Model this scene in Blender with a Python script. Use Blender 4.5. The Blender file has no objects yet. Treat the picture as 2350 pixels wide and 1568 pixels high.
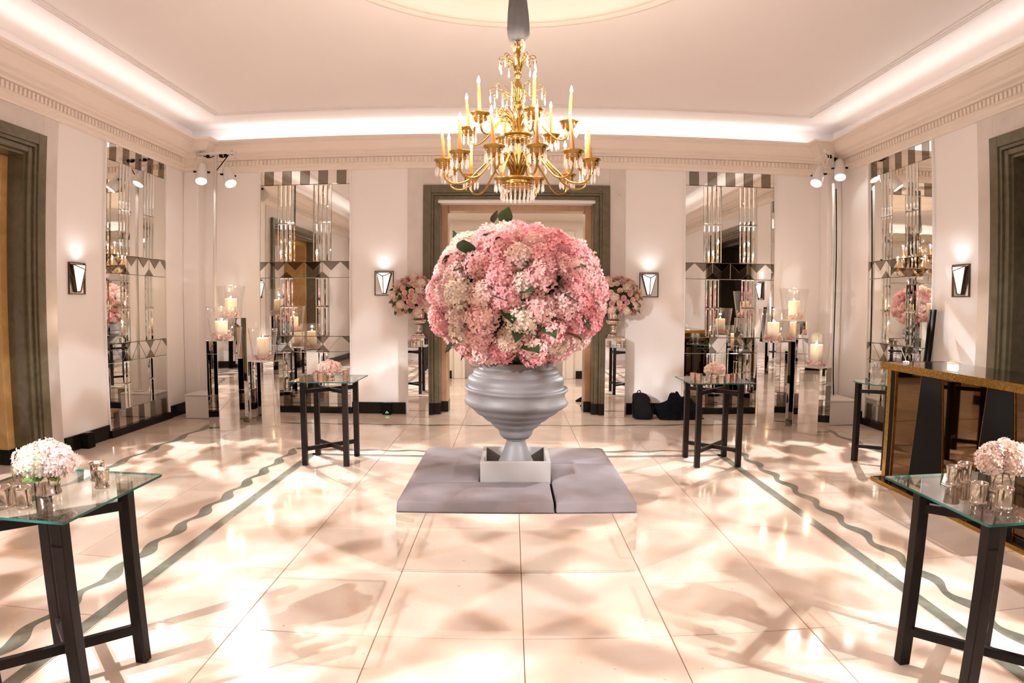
import bpy, bmesh, math, random
import numpy as np
from mathutils import Vector, Matrix, Euler
R = math.radians
S = bpy.context.scene
COL = S.collection
random.seed(7)

# ------------------------------------------------------------------ camera
# wide lens with the photograph's barrel curve (lens polynomial fitted on 2350x1568)
FPX, K1, K2, W_, H_ = 1422.1, 9.4443e-8, 0.3015e-14, 2350, 1568
CAM_H = 1.6
cam = bpy.data.cameras.new('camera'); camo = bpy.data.objects.new('camera', cam)
COL.objects.link(camo); S.camera = camo
cam.sensor_fit = 'HORIZONTAL'; cam.sensor_width = 36.0; cam.sensor_height = 36.0 * H_ / W_
cam.lens = 20.4
cam.clip_start = 0.02; cam.clip_end = 100
pit, yaw, rol = 0.0589, -0.0008, 0.0037
_cy, _sy, _cp, _sp, _cr, _sr = math.cos(yaw), math.sin(yaw), math.cos(pit), math.sin(pit), math.cos(rol), math.sin(rol)
_M = (np.array([[_cr, -_sr, 0], [_sr, _cr, 0], [0, 0, 1]]) @ np.array([[1, 0, 0], [0, _cp, -_sp], [0, _sp, _cp]])
      @ np.array([[1, 0, 0], [0, 0, -1], [0, 1, 0]]) @ np.array([[_cy, _sy, 0], [-_sy, _cy, 0], [0, 0, 1]]))
_mw = Matrix.Identity(4)
for _i in range(3):
    _mw[_i][0] = _M[0][_i]; _mw[_i][1] = -_M[1][_i]; _mw[_i][2] = -_M[2][_i]
_mw[2][3] = CAM_H
camo.matrix_world = _mw
cam.type = 'PANO'; cam.panorama_type = 'FISHEYE_LENS_POLYNOMIAL'; cam.fisheye_fov = R(170)
_r = np.linspace(0, 1480, 400); _ru = _r * (1 + K1 * _r ** 2 + K2 * _r ** 4); _th = np.arctan(_ru / FPX); _rm = _r * 36 / W_
_k = np.linalg.lstsq(np.stack([_rm, _rm ** 2, _rm ** 3, _rm ** 4], 1), _th, rcond=None)[0]
cam.fisheye_polynomial_k0 = 0.0
for _i in range(4):
    setattr(cam, 'fisheye_polynomial_k%d' % (_i + 1), -float(_k[_i]))

# ------------------------------------------------------------------ world, exposure
wd = bpy.data.worlds.new('world'); S.world = wd; wd.use_nodes = True
wd.node_tree.nodes['Background'].inputs[0].default_value = (1.0, 0.86, 0.78, 1)
wd.node_tree.nodes['Background'].inputs[1].default_value = 0.0   # closed room: no sky
vs = S.view_settings
vs.view_transform = 'Standard'; vs.look = 'None'; vs.gamma = 1.0; vs.use_curve_mapping = False
vs.exposure = 1.36
S.cycles.max_bounces = 8; S.cycles.transparent_max_bounces = 10; S.cycles.transmission_bounces = 2; S.cycles.caustics_refractive = False; S.cycles.adaptive_threshold = 0.03

# ------------------------------------------------------------------ room dimensions
XL, XR, YF, YB = -4.88, 4.90, -0.65, 8.98
PIER = 0.24
CEIL = 4.27
CX, CY = 0.035, 4.2

# ------------------------------------------------------------------ lights of the room
def light_gobo(li, seed, col, scale=11.5):
    li.use_nodes = True
    nt = li.node_tree; N = nt.nodes; Lk = nt.links
    em = N['Emission']
    tc = N.new('ShaderNodeTexCoord'); mp = N.new('ShaderNodeMapping'); nz = N.new('ShaderNodeTexNoise'); rp = N.new('ShaderNodeValToRGB')
    mp.inputs['Location'].default_value = (seed * 3.7, seed * 1.9, seed * 5.3)
    mp.inputs['Scale'].default_value = (scale, scale * 0.75, scale)
    nz.inputs['Scale'].default_value = 1.0; nz.inputs['Detail'].default_value = 1.8; nz.inputs['Distortion'].default_value = 0.0
    sh = -0.035 if seed >= 5 else 0.0
    e = rp.color_ramp.elements
    e[0].position = 0.47 + sh; e[0].color = (0.015, 0.009, 0.006, 1)
    e[1].position = 0.565 + sh; e[1].color = (col[0], col[1], col[2], 1)
    m = e.new(0.51 + sh); m.color = (0.36 * col[0], 0.25 * col[1], 0.18 * col[2], 1)
    Lk.new(tc.outputs['Normal'], mp.inputs['Vector']); Lk.new(mp.outputs[0], nz.inputs['Vector'])
    Lk.new(nz.outputs[0], rp.inputs[0]); Lk.new(rp.outputs[0], em.inputs['Color'])
    em.inputs['Strength'].default_value = 1.0

def spot(name, loc, target, energy, angle, blend=0.35, col=(1, .95, .9), gobo=None, radius=0.05, scale=11.5):
    li = bpy.data.lights.new(name, 'SPOT'); li.energy = energy; li.spot_size = R(angle); li.spot_blend = blend
    li.shadow_soft_size = radius; li.color = (1, 1, 1) if gobo is not None else col
    o = bpy.data.objects.new(name, li); COL.objects.link(o)
    o.location = loc; o.rotation_euler = (Vector(target) - Vector(loc)).to_track_quat('-Z', 'Y').to_euler()
    if gobo is not None: light_gobo(li, gobo, col, scale)
    return o

def area(name, loc, sx, sy, energy, col, rot=(0, 0, 0)):
    li = bpy.data.lights.new(name, 'AREA'); li.shape = 'RECTANGLE'; li.size = sx; li.size_y = sy; li.energy = energy; li.color = col
    o = bpy.data.objects.new(name, li); COL.objects.link(o); o.location = loc; o.rotation_euler = rot
    return o

WARM = (1.0, 0.93, 0.87)
SPOT_E = 540.0
# corner lighting stands: (lens position, aim point)
SPOTS = [((-4.36, 8.30, 3.33), (-2.6, 4.4, 0.0), 1), ((-3.90, 8.30, 3.28), (0.5, 4.3, 0.2), 2),
         ((4.22, 8.25, 3.32), (-0.4, 4.3, 0.2), 3), ((4.60, 8.25, 3.42), (2.7, 4.4, 0.0), 4),
         ((-4.36, 0.10, 3.33), (-2.3, 3.6, 0.0), 5), ((-3.90, 0.10, 3.28), (0.2, 3.9, 0.4), 6),
         ((4.22, 0.10, 3.32), (0.0, 3.7, 0.3), 7), ((4.60, 0.10, 3.42), (2.5, 3.5, 0.0), 8)]
# the pairs at the photographer's end throw the near tables' shadows toward the middle of the floor
for p, t, sd in SPOTS:
    spot('corner_spot_%d' % sd if sd <= 4 else 'corner_spot_%d_offscreen' % sd, p, t, SPOT_E, 58 if sd in (1, 4, 5, 8) else 50, 0.2, (1.0, 0.995, 1.0), gobo=sd, radius=0.025)
# light strips lying in the cornice trough, shining up
COVE_E = 6.8
COVE_C = (1.0, 0.985, 0.98)
CT = 74
area('cove_strip_back', (0, YB - 0.27, 3.975), 8.9, 0.06, COVE_E, COVE_C, (R(180 - CT), 0, 0))
area('cove_strip_front_offscreen', (0, YF + 0.27, 3.975), 8.9, 0.06, COVE_E, COVE_C, (R(180 + CT), 0, 0))
area('cove_strip_left', (XL + 0.27, CY, 3.975), 0.06, 8.6, COVE_E, COVE_C, (R(180), R(CT), 0))
area('cove_strip_right', (XR - 0.27, CY, 3.975), 0.06, 8.6, COVE_E, COVE_C, (R(180), R(-CT), 0))
area('corridor_ceiling_offscreen', (0.0, 11.2, 3.40), 3.4, 1.0, 52, (1.0, 0.92, 0.84))

# ------------------------------------------------------------------ materials
MATS = {}
def nodes(m):
    m.use_nodes = True
    nt = m.node_tree; return nt, nt.nodes, nt.links, nt.nodes['Principled BSDF']
def mat(name, col, rough=0.5, metal=0.0, var=0.06, scale=6.0, bump=0.0, bscale=40.0, spec=0.5, emit=None, estr=0.0, coat=0.0, trans=0.0, dist=0.0, rvar=0.0, sss=0.0):
    m = bpy.data.materials.new(name); nt, N, Lk, b = nodes(m)
    c = tuple(col) + (1,)
    b.inputs['Roughness'].default_value = rough; b.inputs['Metallic'].default_value = metal
    b.inputs['Specular IOR Level'].default_value = spec; b.inputs['Coat Weight'].default_value = coat
    if sss:
        b.inputs['Subsurface Weight'].default_value = sss; b.inputs['Subsurface Radius'].default_value = (1.0, 0.6, 0.35); b.inputs['Subsurface Scale'].default_value = 0.03
    tc = N.new('ShaderNodeTexCoord')
    nz = N.new('ShaderNodeTexNoise'); nz.inputs['Scale'].default_value = scale; nz.inputs['Detail'].default_value = 2; nz.inputs['Distortion'].default_value = dist
    Lk.new(tc.outputs['Object'], nz.inputs['Vector'])
    mx = N.new('ShaderNodeMix'); mx.data_type = 'RGBA'
    mx.inputs[6].default_value = tuple(max(0, v * (1 - var)) for v in col) + (1,)
    mx.inputs[7].default_value = tuple(min(1, v * (1 + var)) for v in col) + (1,)
    Lk.new(nz.outputs[0], mx.inputs[0]); Lk.new(mx.outputs[2], b.inputs['Base Color'])
    if rvar:
        mr = N.new('ShaderNodeMapRange'); mr.inputs[3].default_value = rough * (1 - rvar); mr.inputs[4].default_value = rough * (1 + rvar)
        Lk.new(nz.outputs[0], mr.inputs[0]); Lk.new(mr.outputs[0], b.inputs['Roughness'])
    if bump:
        n2 = N.new('ShaderNodeTexNoise'); n2.inputs['Scale'].default_value = bscale; n2.inputs['Detail'].default_value = 1.5
        Lk.new(tc.outputs['Object'], n2.inputs['Vector'])
        bp = N.new('ShaderNodeBump'); bp.inputs['Strength'].default_value = bump; bp.inputs['Distance'].default_value = 0.01
        Lk.new(n2.outputs[0], bp.inputs['Height']); Lk.new(bp.outputs[0], b.inputs['Normal'])
    if emit:
        b.inputs['Emission Color'].default_value = tuple(emit) + (1,); b.inputs['Emission Strength'].default_value = estr
    MATS[name] = m
    return m

def glass_mat(name, tint, gloss=(1, 1, 1), rough=0.0, base=0.04):
    m = bpy.data.materials.new(name); m.use_nodes = True; nt = m.node_tree; N = nt.nodes; Lk = nt.links
    N.remove(N['Principled BSDF']); out = N['Material Output']
    tr = N.new('ShaderNodeBsdfTransparent'); gl = N.new('ShaderNodeBsdfGlossy'); lw = N.new('ShaderNodeLayerWeight'); mx = N.new('ShaderNodeMixShader')
    tr.inputs[0].default_value = tuple(tint) + (1,); gl.inputs[0].default_value = tuple(gloss) + (1,); gl.inputs['Roughness'].default_value = rough
    lw.inputs[0].default_value = 0.5
    pw = N.new('ShaderNodeMath'); pw.operation = 'POWER'; pw.inputs[1].default_value = 4.0; Lk.new(lw.outputs['Facing'], pw.inputs[0])
    p2_ = N.new('ShaderNodeMath'); p2_.operation = 'MULTIPLY_ADD'; p2_.inputs[1].default_value = 0.8; p2_.inputs[2].default_value = 0.035; Lk.new(pw.outputs[0], p2_.inputs[0])
    nz = N.new('ShaderNodeTexNoise'); nz.inputs['Scale'].default_value = 3.0
    ad = N.new('ShaderNodeMath'); ad.operation = 'MULTIPLY_ADD'; ad.inputs[1].default_value = base; 
    Lk.new(nz.outputs[0], ad.inputs[0]); Lk.new(p2_.outputs[0], ad.inputs[2])
    Lk.new(ad.outputs[0], mx.inputs[0]); Lk.new(tr.outputs[0], mx.inputs[1]); Lk.new(gl.outputs[0], mx.inputs[2]); Lk.new(mx.outputs[0], out.inputs[0])
    MATS[name] = m
    return m

mat('wall_paint', (0.855, 0.810, 0.800), 0.55, var=0.02, scale=1.2)
mat('ceiling_paint', (0.86, 0.80, 0.785), 0.7, var=0.02, scale=1.0)
mat('cornice_paint', (0.82, 0.715, 0.64), 0.6, var=0.03, scale=3)
mat('silver_leaf', (0.66, 0.60, 0.56), 0.32, metal=0.35, var=0.10, scale=5, rvar=0.3)
mat('white_board', (0.76, 0.70, 0.67), 0.4, var=0.02)
mat('black_skirting', (0.010, 0.008, 0.007), 0.18, var=0.2, scale=8, spec=0.22)
mat('olive_marble', (0.120, 0.098, 0.058), 0.22, var=0.35, scale=7, dist=1.4, rvar=0.3)
mat('copper_marble', (0.42, 0.24, 0.13), 0.28, var=0.25, scale=5, dist=1.2)
mat('ochre_marble', (0.46, 0.27, 0.095), 0.25, var=0.30, scale=3.5, dist=1.8)
mat('dark_wood_unlit_room', (0.030, 0.020, 0.014), 0.25, var=0.3, scale=6)
mat('corridor_paint', (0.80, 0.71, 0.62), 0.6, var=0.02)
mat('door_grey', (0.40, 0.36, 0.33), 0.5, var=0.03)
mat('grout', (0.34, 0.22, 0.14), 0.6, var=0.1)
mat('green_marble', (0.150, 0.150, 0.118), 0.14, var=0.35, scale=9, dist=1.5)
mat('espresso_wood', (0.010, 0.0055, 0.0045), 0.42, spec=0.22, var=0.35, scale=18, dist=2.0)
mat('glass_edge', (0.02, 0.13, 0.11), 0.08, var=0.2)
mat('mirror_clear', (0.86, 0.84, 0.79), 0.012, metal=1.0, var=0.02, bump=0.012, bscale=5)
mat('mirror_bevel', (0.84, 0.84, 0.79), 0.02, metal=1.0, var=0.03, bump=0.03, bscale=9)
mat('mirror_dark', (0.27, 0.235, 0.19), 0.02, metal=1.0, var=0.05, bump=0.008, bscale=4)
mat('mirror_plinth', (0.90, 0.89, 0.87), 0.008, metal=1.0, var=0.01)
mat('mirror_joint', (0.06, 0.05, 0.04), 0.4, var=0.1)
mat('mirror_bronze', (0.17, 0.105, 0.055), 0.03, metal=1.0, var=0.08)
mat('gold', (0.46, 0.27, 0.065), 0.18, metal=1.0, var=0.45, scale=30, bump=0.25, bscale=45)
mat('brass', (0.40, 0.24, 0.06), 0.26, metal=1.0, var=0.18, scale=25)
mat('bronze_metal', (0.10, 0.07, 0.05), 0.3, metal=0.9, var=0.15)
mat('silver', (0.62, 0.52, 0.45), 0.14, metal=1.0, var=0.12, scale=30, bump=0.05, bscale=30)
mat('mercury_glass', (0.60, 0.44, 0.34), 0.20, metal=0.9, var=0.25, scale=60, bump=0.3, bscale=90)
mat('black_lacquer', (0.010, 0.009, 0.009), 0.12, var=0.1, coat=0.3, spec=0.22)
mat('black_matt', (0.006, 0.0052, 0.005), 0.6, var=0.2, spec=0.10)
mat('black_fabric', (0.004, 0.004, 0.0048), 0.85, var=0.3, scale=30, bump=0.3, bscale=120, spec=0.22)
mat('navy_fabric', (0.0035, 0.004, 0.009), 0.9, var=0.3, scale=20, bump=0.3, bscale=90, spec=0.22)
mat('velvet', (0.215, 0.182, 0.192), 0.75, var=0.10, scale=8, bump=0.18, bscale=16)
mat('planter_stone', (0.34, 0.305, 0.29), 0.55, var=0.03)
mat('urn_paint', (0.165, 0.150, 0.150), 0.50, spec=0.3, metal=0.0, var=0.10, scale=5)
mat('grey_sleeve', (0.10, 0.095, 0.098), 0.8, var=0.2, scale=12, bump=0.3, bscale=30)
mat('cream_fabric', (0.75, 0.60, 0.45), 0.8, var=0.1, scale=20)
mat('lamp_white', (0.74, 0.68, 0.64), 0.6, spec=0.2, var=0.04)
mat('lamp_lens', (1, 1, 1), 0.3, var=0.0, emit=(1, 0.97, 0.93), estr=12.0)
mat('candle_wax', (0.90, 0.80, 0.65), 0.5, var=0.03, sss=0.7)
mat('taper_wax', (0.56, 0.25, 0.08), 0.5, var=0.04, spec=0.2, sss=0.3)
mat('flame', (1, 1, 1), 0.5, var=0.0, emit=(1.0, 0.84, 0.60), estr=6.0)
mat('votive_wax', (0.88, 0.74, 0.58), 0.5, var=0.03, sss=0.5)
mat('wick', (0.02, 0.015, 0.01), 0.8)
mat('sconce_shade', (0.95, 0.9, 0.85), 0.4, var=0.02, emit=(1.0, 0.94, 0.86), estr=0.62)
mat('rose_petals', (0.95, 0.56, 0.52), 0.6, var=0.2, scale=30, spec=0.1)
mat('leaf_green', (0.018, 0.055, 0.014), 0.42, var=0.4, scale=8)
mat('leaf_light', (0.12, 0.22, 0.05), 0.5, var=0.4, scale=12)
mat('skin', (0.62, 0.40, 0.30), 0.5, var=0.04)
mat('hair', (0.02, 0.014, 0.010), 0.5, var=0.3, scale=30)
mat('led_green', (0, 0.5, 0.1), 0.5, var=0.0, emit=(0.1, 1.0, 0.35), estr=2.0)
mat('led_red', (0.5, 0.1, 0), 0.5, var=0.0, emit=(1.0, 0.3, 0.1), estr=1.0)
mat('porcelain', (0.82, 0.78, 0.76), 0.2, var=0.02)
glass_mat('table_glass', (0.93, 0.965, 0.95), base=0.10)
glass_mat('clear_glass', (0.992, 0.994, 0.992), base=0.05)
glass_mat('stem_glass', (0.95, 0.95, 0.95), base=0.42)
glass_mat('crystal', (0.93, 0.90, 0.88), base=0.5)
_nt = MATS['crystal'].node_tree; _mx = [n for n in _nt.nodes if n.type == 'MIX_SHADER'][0]; _df = _nt.nodes.new('ShaderNodeBsdfTranslucent'); _df.inputs[0].default_value = (1, .95, .90, 1)
_m2 = _nt.nodes.new('ShaderNodeMixShader'); _m2.inputs[0].default_value = 0.35; _out = [n for n in _nt.nodes if n.type == 'OUTPUT_MATERIAL'][0]
_nt.links.new(_mx.outputs[0], _m2.inputs[1]); _nt.links.new(_df.outputs[0], _m2.inputs[2]); _nt.links.new(_m2.outputs[0], _out.inputs[0])

for _n in ('lamp_lens', 'flame', 'sconce_shade', 'led_green', 'led_red'): MATS[_n].cycles.emission_sampling = 'NONE'
# polished limestone of the floor
def floor_mat():
    m = bpy.data.materials.new('limestone'); nt, N, Lk, b = nodes(m)
    tc = N.new('ShaderNodeTexCoord'); geo = N.new('ShaderNodeNewGeometry'); oi = N.new('ShaderNodeObjectInfo')
    n1 = N.new('ShaderNodeTexNoise'); n1.inputs['Scale'].default_value = 1.6; n1.inputs['Detail'].default_value = 3; n1.inputs['Distortion'].default_value = 0.6
    n2 = N.new('ShaderNodeTexNoise'); n2.inputs['Scale'].default_value = 34; n2.inputs['Detail'].default_value = 2
    va = N.new('ShaderNodeVectorMath'); va.operation = 'ADD'; vm = N.new('ShaderNodeVectorMath'); vm.operation = 'SCALE'; vm.inputs['Scale'].default_value = 17.0
    cb = N.new('ShaderNodeCombineXYZ'); Lk.new(oi.outputs['Random'], cb.inputs[0]); Lk.new(oi.outputs['Random'], cb.inputs[1])
    Lk.new(cb.outputs[0], vm.inputs[0]); Lk.new(geo.outputs['Position'], va.inputs[0]); Lk.new(vm.outputs[0], va.inputs[1])
    Lk.new(va.outputs[0], n1.inputs['Vector']); Lk.new(va.outputs[0], n2.inputs['Vector'])
    r1 = N.new('ShaderNodeValToRGB'); e = r1.color_ramp.elements
    e[0].position = 0.3; e[0].color = (0.61, 0.475, 0.385, 1); e[1].position = 0.75; e[1].color = (0.73, 0.605, 0.515, 1)
    r2 = N.new('ShaderNodeValToRGB'); e = r2.color_ramp.elements
    e[0].position = 0.22; e[0].color = (0.62, 0.48, 0.38, 1); e[1].position = 0.30; e[1].color = (1, 1, 1, 1)
    mx = N.new('ShaderNodeMix'); mx.data_type = 'RGBA'; mx.blend_type = 'MULTIPLY'; mx.inputs[0].default_value = 0.8
    Lk.new(n1.outputs[0], r1.inputs[0]); Lk.new(n2.outputs[0], r2.inputs[0]); Lk.new(r1.outputs[0], mx.inputs[6]); Lk.new(r2.outputs[0], mx.inputs[7])
    Lk.new(mx.outputs[2], b.inputs['Base Color'])
    b.inputs['Roughness'].default_value = 0.085; b.inputs['Specular IOR Level'].default_value = 0.6
    MATS['limestone'] = m
floor_mat()

# petals: colour from the object, each floret (or petal) a little paler or fuller than the next
def petal_mat():
    m = bpy.data.materials.new('hydrangea_petal'); nt, N, Lk, b = nodes(m)
    oi = N.new('ShaderNodeObjectInfo'); at = N.new('ShaderNodeAttribute'); at.attribute_name = 'tint'
    mx = N.new('ShaderNodeMix'); mx.data_type = 'RGBA'; mx.blend_type = 'MIX'
    lt = N.new('ShaderNodeMix'); lt.data_type = 'RGBA'; lt.inputs[0].default_value = 0.30; lt.inputs[7].default_value = (0.97, 0.88, 0.84, 1)
    Lk.new(oi.outputs['Color'], lt.inputs[6]); Lk.new(oi.outputs['Color'], mx.inputs[6])
    Lk.new(at.outputs['Fac'], mx.inputs[0]); Lk.new(lt.outputs[2], mx.inputs[7]); Lk.new(mx.outputs[2], b.inputs['Base Color'])
    b.inputs['Roughness'].default_value = 0.6; b.inputs['Specular IOR Level'].default_value = 0.2
    tl = N.new('ShaderNodeBsdfTranslucent'); Lk.new(mx.outputs[2], tl.inputs[0])
    ms = N.new('ShaderNodeMixShader'); ms.inputs[0].default_value = 0.30
    Lk.new(b.outputs[0], ms.inputs[1]); Lk.new(tl.outputs[0], ms.inputs[2]); Lk.new(ms.outputs[0], N['Material Output'].inputs[0])
    MATS['hydrangea_petal'] = m
petal_mat()

# ------------------------------------------------------------------ mesh helpers
class MB:
    def __init__(s): s.v = []; s.f = []; s.mi = []; s.sm = []; s.tip = None
    def add(s, vs, fs, mi=0, smooth=False):
        o = len(s.v); s.v += [tuple(p) for p in vs]
        for f in fs: s.f.append(tuple(i + o for i in f)); s.mi.append(mi); s.sm.append(smooth)
        return s
    def box(s, lo, hi, mi=0):
        x0, y0, z0 = lo; x1, y1, z1 = hi
        return s.add([(x0, y0, z0), (x1, y0, z0), (x1, y1, z0), (x0, y1, z0), (x0, y0, z1), (x1, y0, z1), (x1, y1, z1), (x0, y1, z1)],
                     [(0, 3, 2, 1), (4, 5, 6, 7), (0, 1, 5, 4), (1, 2, 6, 5), (2, 3, 7, 6), (3, 0, 4, 7)], mi)
    def bar(s, a, b, w, h=None, up=(0, 0, 1), mi=0):
        a = Vector(a); b = Vector(b); d = (b - a).normalized(); u = Vector(up)
        if abs(d.dot(u)) > .98: u = Vector((1, 0, 0))
        r = d.cross(u).normalized() * w / 2; u = r.cross(d).normalized() * (h or w) / 2
        vs = [a - r - u, a + r - u, a + r + u, a - r + u, b - r - u, b + r - u, b + r + u, b - r + u]
        return s.add(vs, [(0, 1, 2, 3), (7, 6, 5, 4), (0, 4, 5, 1), (1, 5, 6, 2), (2, 6, 7, 3), (3, 7, 4, 0)], mi)
    def lathe(s, prof, seg=32, c=(0, 0, 0), mi=0, smooth=True, cap=True, wob=None):
        n = len(prof); vs = []
        for (r, z) in prof:
            for k in range(seg):
                a = 2 * math.pi * k / seg
                rr, zz = (r, z) if wob is None else wob(r, z, a)
                vs.append((c[0] + rr * math.cos(a), c[1] + rr * math.sin(a), c[2] + zz))
        fs = []
        for i in range(n - 1):
            for k in range(seg):
                k2 = (k + 1) % seg
                fs.append((i * seg + k, i * seg + k2, (i + 1) * seg + k2, (i + 1) * seg + k))
        if cap:
            fs.append(tuple(range(seg))[::-1]); fs.append(tuple((n - 1) * seg + k for k in range(seg)))
        return s.add(vs, fs, mi, smooth)
    def tube(s, pts, rad, seg=8, mi=0, cap=True, smooth=True):
        pts = [Vector(p) for p in pts]; n = len(pts); vs = []; ref = None
        for i, p in enumerate(pts):
            d = (pts[min(i + 1, n - 1)] - pts[max(i - 1, 0)]).normalized()
            if ref is None:
                ref = Vector((0, 0, 1)) if abs(d.z) < .9 else Vector((1, 0, 0))
            x = (ref - d * ref.dot(d)).normalized(); y = d.cross(x); ref = x
            r = rad[i] if isinstance(rad, (list, tuple)) else rad
            for k in range(seg):
                a = 2 * math.pi * k / seg; vs.append(p + x * math.cos(a) * r + y * math.sin(a) * r)
        fs = []
        for i in range(n - 1):
            for k in range(seg):
                k2 = (k + 1) % seg; fs.append((i * seg + k, i * seg + k2, (i + 1) * seg + k2, (i + 1) * seg + k))
        if cap: fs.append(tuple(range(seg))[::-1]); fs.append(tuple((n - 1) * seg + k for k in range(seg)))
        return s.add(vs, fs, mi, smooth)
    def prism(s, poly, y0, y1, mi=0):
        """polygon in local x,z extruded along y from y0 (front, smaller) to y1"""
        n = len(poly)
        vs = [(x, y0, z) for x, z in poly] + [(x, y1, z) for x, z in poly]
        fs = [tuple(range(n)), tuple(range(n, 2 * n))[::-1]] + [(i + n, (i + 1) % n + n, (i + 1) % n, i) for i in range(n)]
        return s.add(vs, fs, mi)
    def sphere(s, c, r, seg=12, ring=8, mi=0, sc=(1, 1, 1)):
        prof = []
        vs = [(c[0], c[1], c[2] - r * sc[2])]
        for i in range(1, ring):
            t = math.pi * i / ring
            for k in range(seg):
                a = 2 * math.pi * k / seg
                vs.append((c[0] + r * sc[0] * math.sin(t) * math.cos(a), c[1] + r * sc[1] * math.sin(t) * math.sin(a), c[2] - r * sc[2] * math.cos(t)))
        vs.append((c[0], c[1], c[2] + r * sc[2])); fs = []
        for k in range(seg): fs.append((0, 1 + (k + 1) % seg, 1 + k))
        for i in range(ring - 2):
            for k in range(seg):
                k2 = (k + 1) % seg; a = 1 + i * seg
                fs.append((a + k, a + k2, a + seg + k2, a + seg + k))
        a = 1 + (ring - 2) * seg; top = len(vs) - 1
        for k in range(seg): fs.append((a + k, a + (k + 1) % seg, top))
        return s.add(vs, fs, mi, True)
    def mesh(s, name, mats):
        me = bpy.data.meshes.new(name); me.from_pydata(s.v, [], s.f)
        for m in (mats if isinstance(mats, (list, tuple)) else [mats]): me.materials.append(MATS[m])
        me.polygons.foreach_set('material_index', s.mi); me.polygons.foreach_set('use_smooth', s.sm)
        me.update(); return me
    def build(s, name, mats, parent=None, loc=None, bevel=0.0):
        o = bpy.data.objects.new(name, s.mesh(name, mats)); COL.objects.link(o)
        if parent: o.parent = parent
        if loc: o.location = loc
        if bevel:
            b = o.modifiers.new('bevel', 'BEVEL'); b.width = bevel; b.segments = 2; b.limit_method = 'ANGLE'
        return o

def fix_normals(o):
    bm = bmesh.new(); bm.from_mesh(o.data); bmesh.ops.recalc_face_normals(bm, faces=bm.faces); bm.to_mesh(o.data); bm.free()
def empty(name, loc=(0, 0, 0), rz=0.0, parent=None):
    o = bpy.data.objects.new(name, None); COL.objects.link(o); o.location = loc; o.rotation_euler = (0, 0, rz); o.empty_display_size = .1
    if parent: o.parent = parent
    return o
def tag(o, label, cat, group=None):
    o['label'] = label; o['category'] = cat
    if group: o['group'] = group
    return o
def struct(o): o['kind'] = 'structure'; return o
def inst(src, parent=None, loc=(0, 0, 0), rot=None, scale=None, name=None):
    c = src.copy(); COL.objects.link(c); c.parent = parent; c.location = loc
    if name: c.name = name
    if rot is not None: c.rotation_euler = rot
    if scale is not None: c.scale = scale if isinstance(scale, (tuple, list, Vector)) else (scale,) * 3
    return c
def children_of(o): return [c for c in bpy.data.objects if c.parent is o]
def copy_tree(o, kids, parent=None):
    c = o.copy(); COL.objects.link(c); c.parent = parent
    for ch in kids.get(o.name, []): copy_tree(ch, kids, c)
    return c
def kidmap():
    d = {}
    for o in bpy.data.objects:
        if o.parent: d.setdefault(o.parent.name, []).append(o)
    return d
def dup(o, loc, rz=0.0, label=None, km=None):
    c = copy_tree(o, km or kidmap()); c.location = loc; c.rotation_euler = (0, 0, rz)
    if label: c['label'] = label
    return c

# ------------------------------------------------------------------ the room shell
# floor: slab + tiles
fl = struct(MB().box((XL - .8, YF - .2, -.12), (XR + .8, 13.6, -.006)).build('floor', 'grout'))
TX, TY, X0, Y0 = 0.7185, 0.733, 0.063, 2.769
tile_cache = {}
def tile(x0, x1, y0, y1):
    w, d = round(x1 - x0, 4), round(y1 - y0, 4)
    if w < .05 or d < .05: return
    key = (w, d)
    if key not in tile_cache:
        g = .0022; c = .0015
        m = MB(); a, b = w / 2 - g, d / 2 - g
        vs = [(-a, -b, -.006), (a, -b, -.006), (a, b, -.006), (-a, b, -.006), (-a, -b, -c), (a, -b, -c), (a, b, -c), (-a, b, -c),
              (-a + c, -b + c, 0), (a - c, -b + c, 0), (a - c, b - c, 0), (-a + c, b - c, 0)]
        fs = [(8, 9, 10, 11)] + [(i, (i + 1) % 4, (i + 1) % 4 + 4, i + 4) for i in range(4)] + [(i + 4, (i + 1) % 4 + 4, (i + 1) % 4 + 8, i + 8) for i in range(4)]
        m.add(vs, fs); tile_cache[key] = m.mesh('floor_tile', 'limestone')
    o = bpy.data.objects.new('floor_tile', tile_cache[key]); COL.objects.link(o); o.parent = fl
    o.location = ((x0 + x1) / 2, (y0 + y1) / 2, 0)
xs = [XL] + [X0 + TX * k for k in range(-6, 7) if XL + .1 < X0 + TX * k < XR - .1] + [XR]
ys = [YF] + [Y0 + TY * k for k in range(-6, 12) if YF + .1 < Y0 + TY * k < YB - .1] + [YB]
for i in range(len(xs) - 1):
    for j in range(len(ys) - 1): tile(xs[i], xs[i + 1], ys[j], ys[j + 1])
cxs = [X0 + TX * k for k in range(-3, 4)]; cys = [YB + .733 * k for k in range(0, 7)]
for i in range(len(cxs) - 1):
    for j in range(len(cys) - 1): tile(cxs[i], cxs[i + 1], cys[j], cys[j + 1])
for s, xa, xb in ((-1, XL - .75, XL), (1, XR, XR + .75)):
    for j in range(4): tile(xa, xb, CY - 1.4 + .7 * j, CY - .7 + .7 * j)

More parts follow.
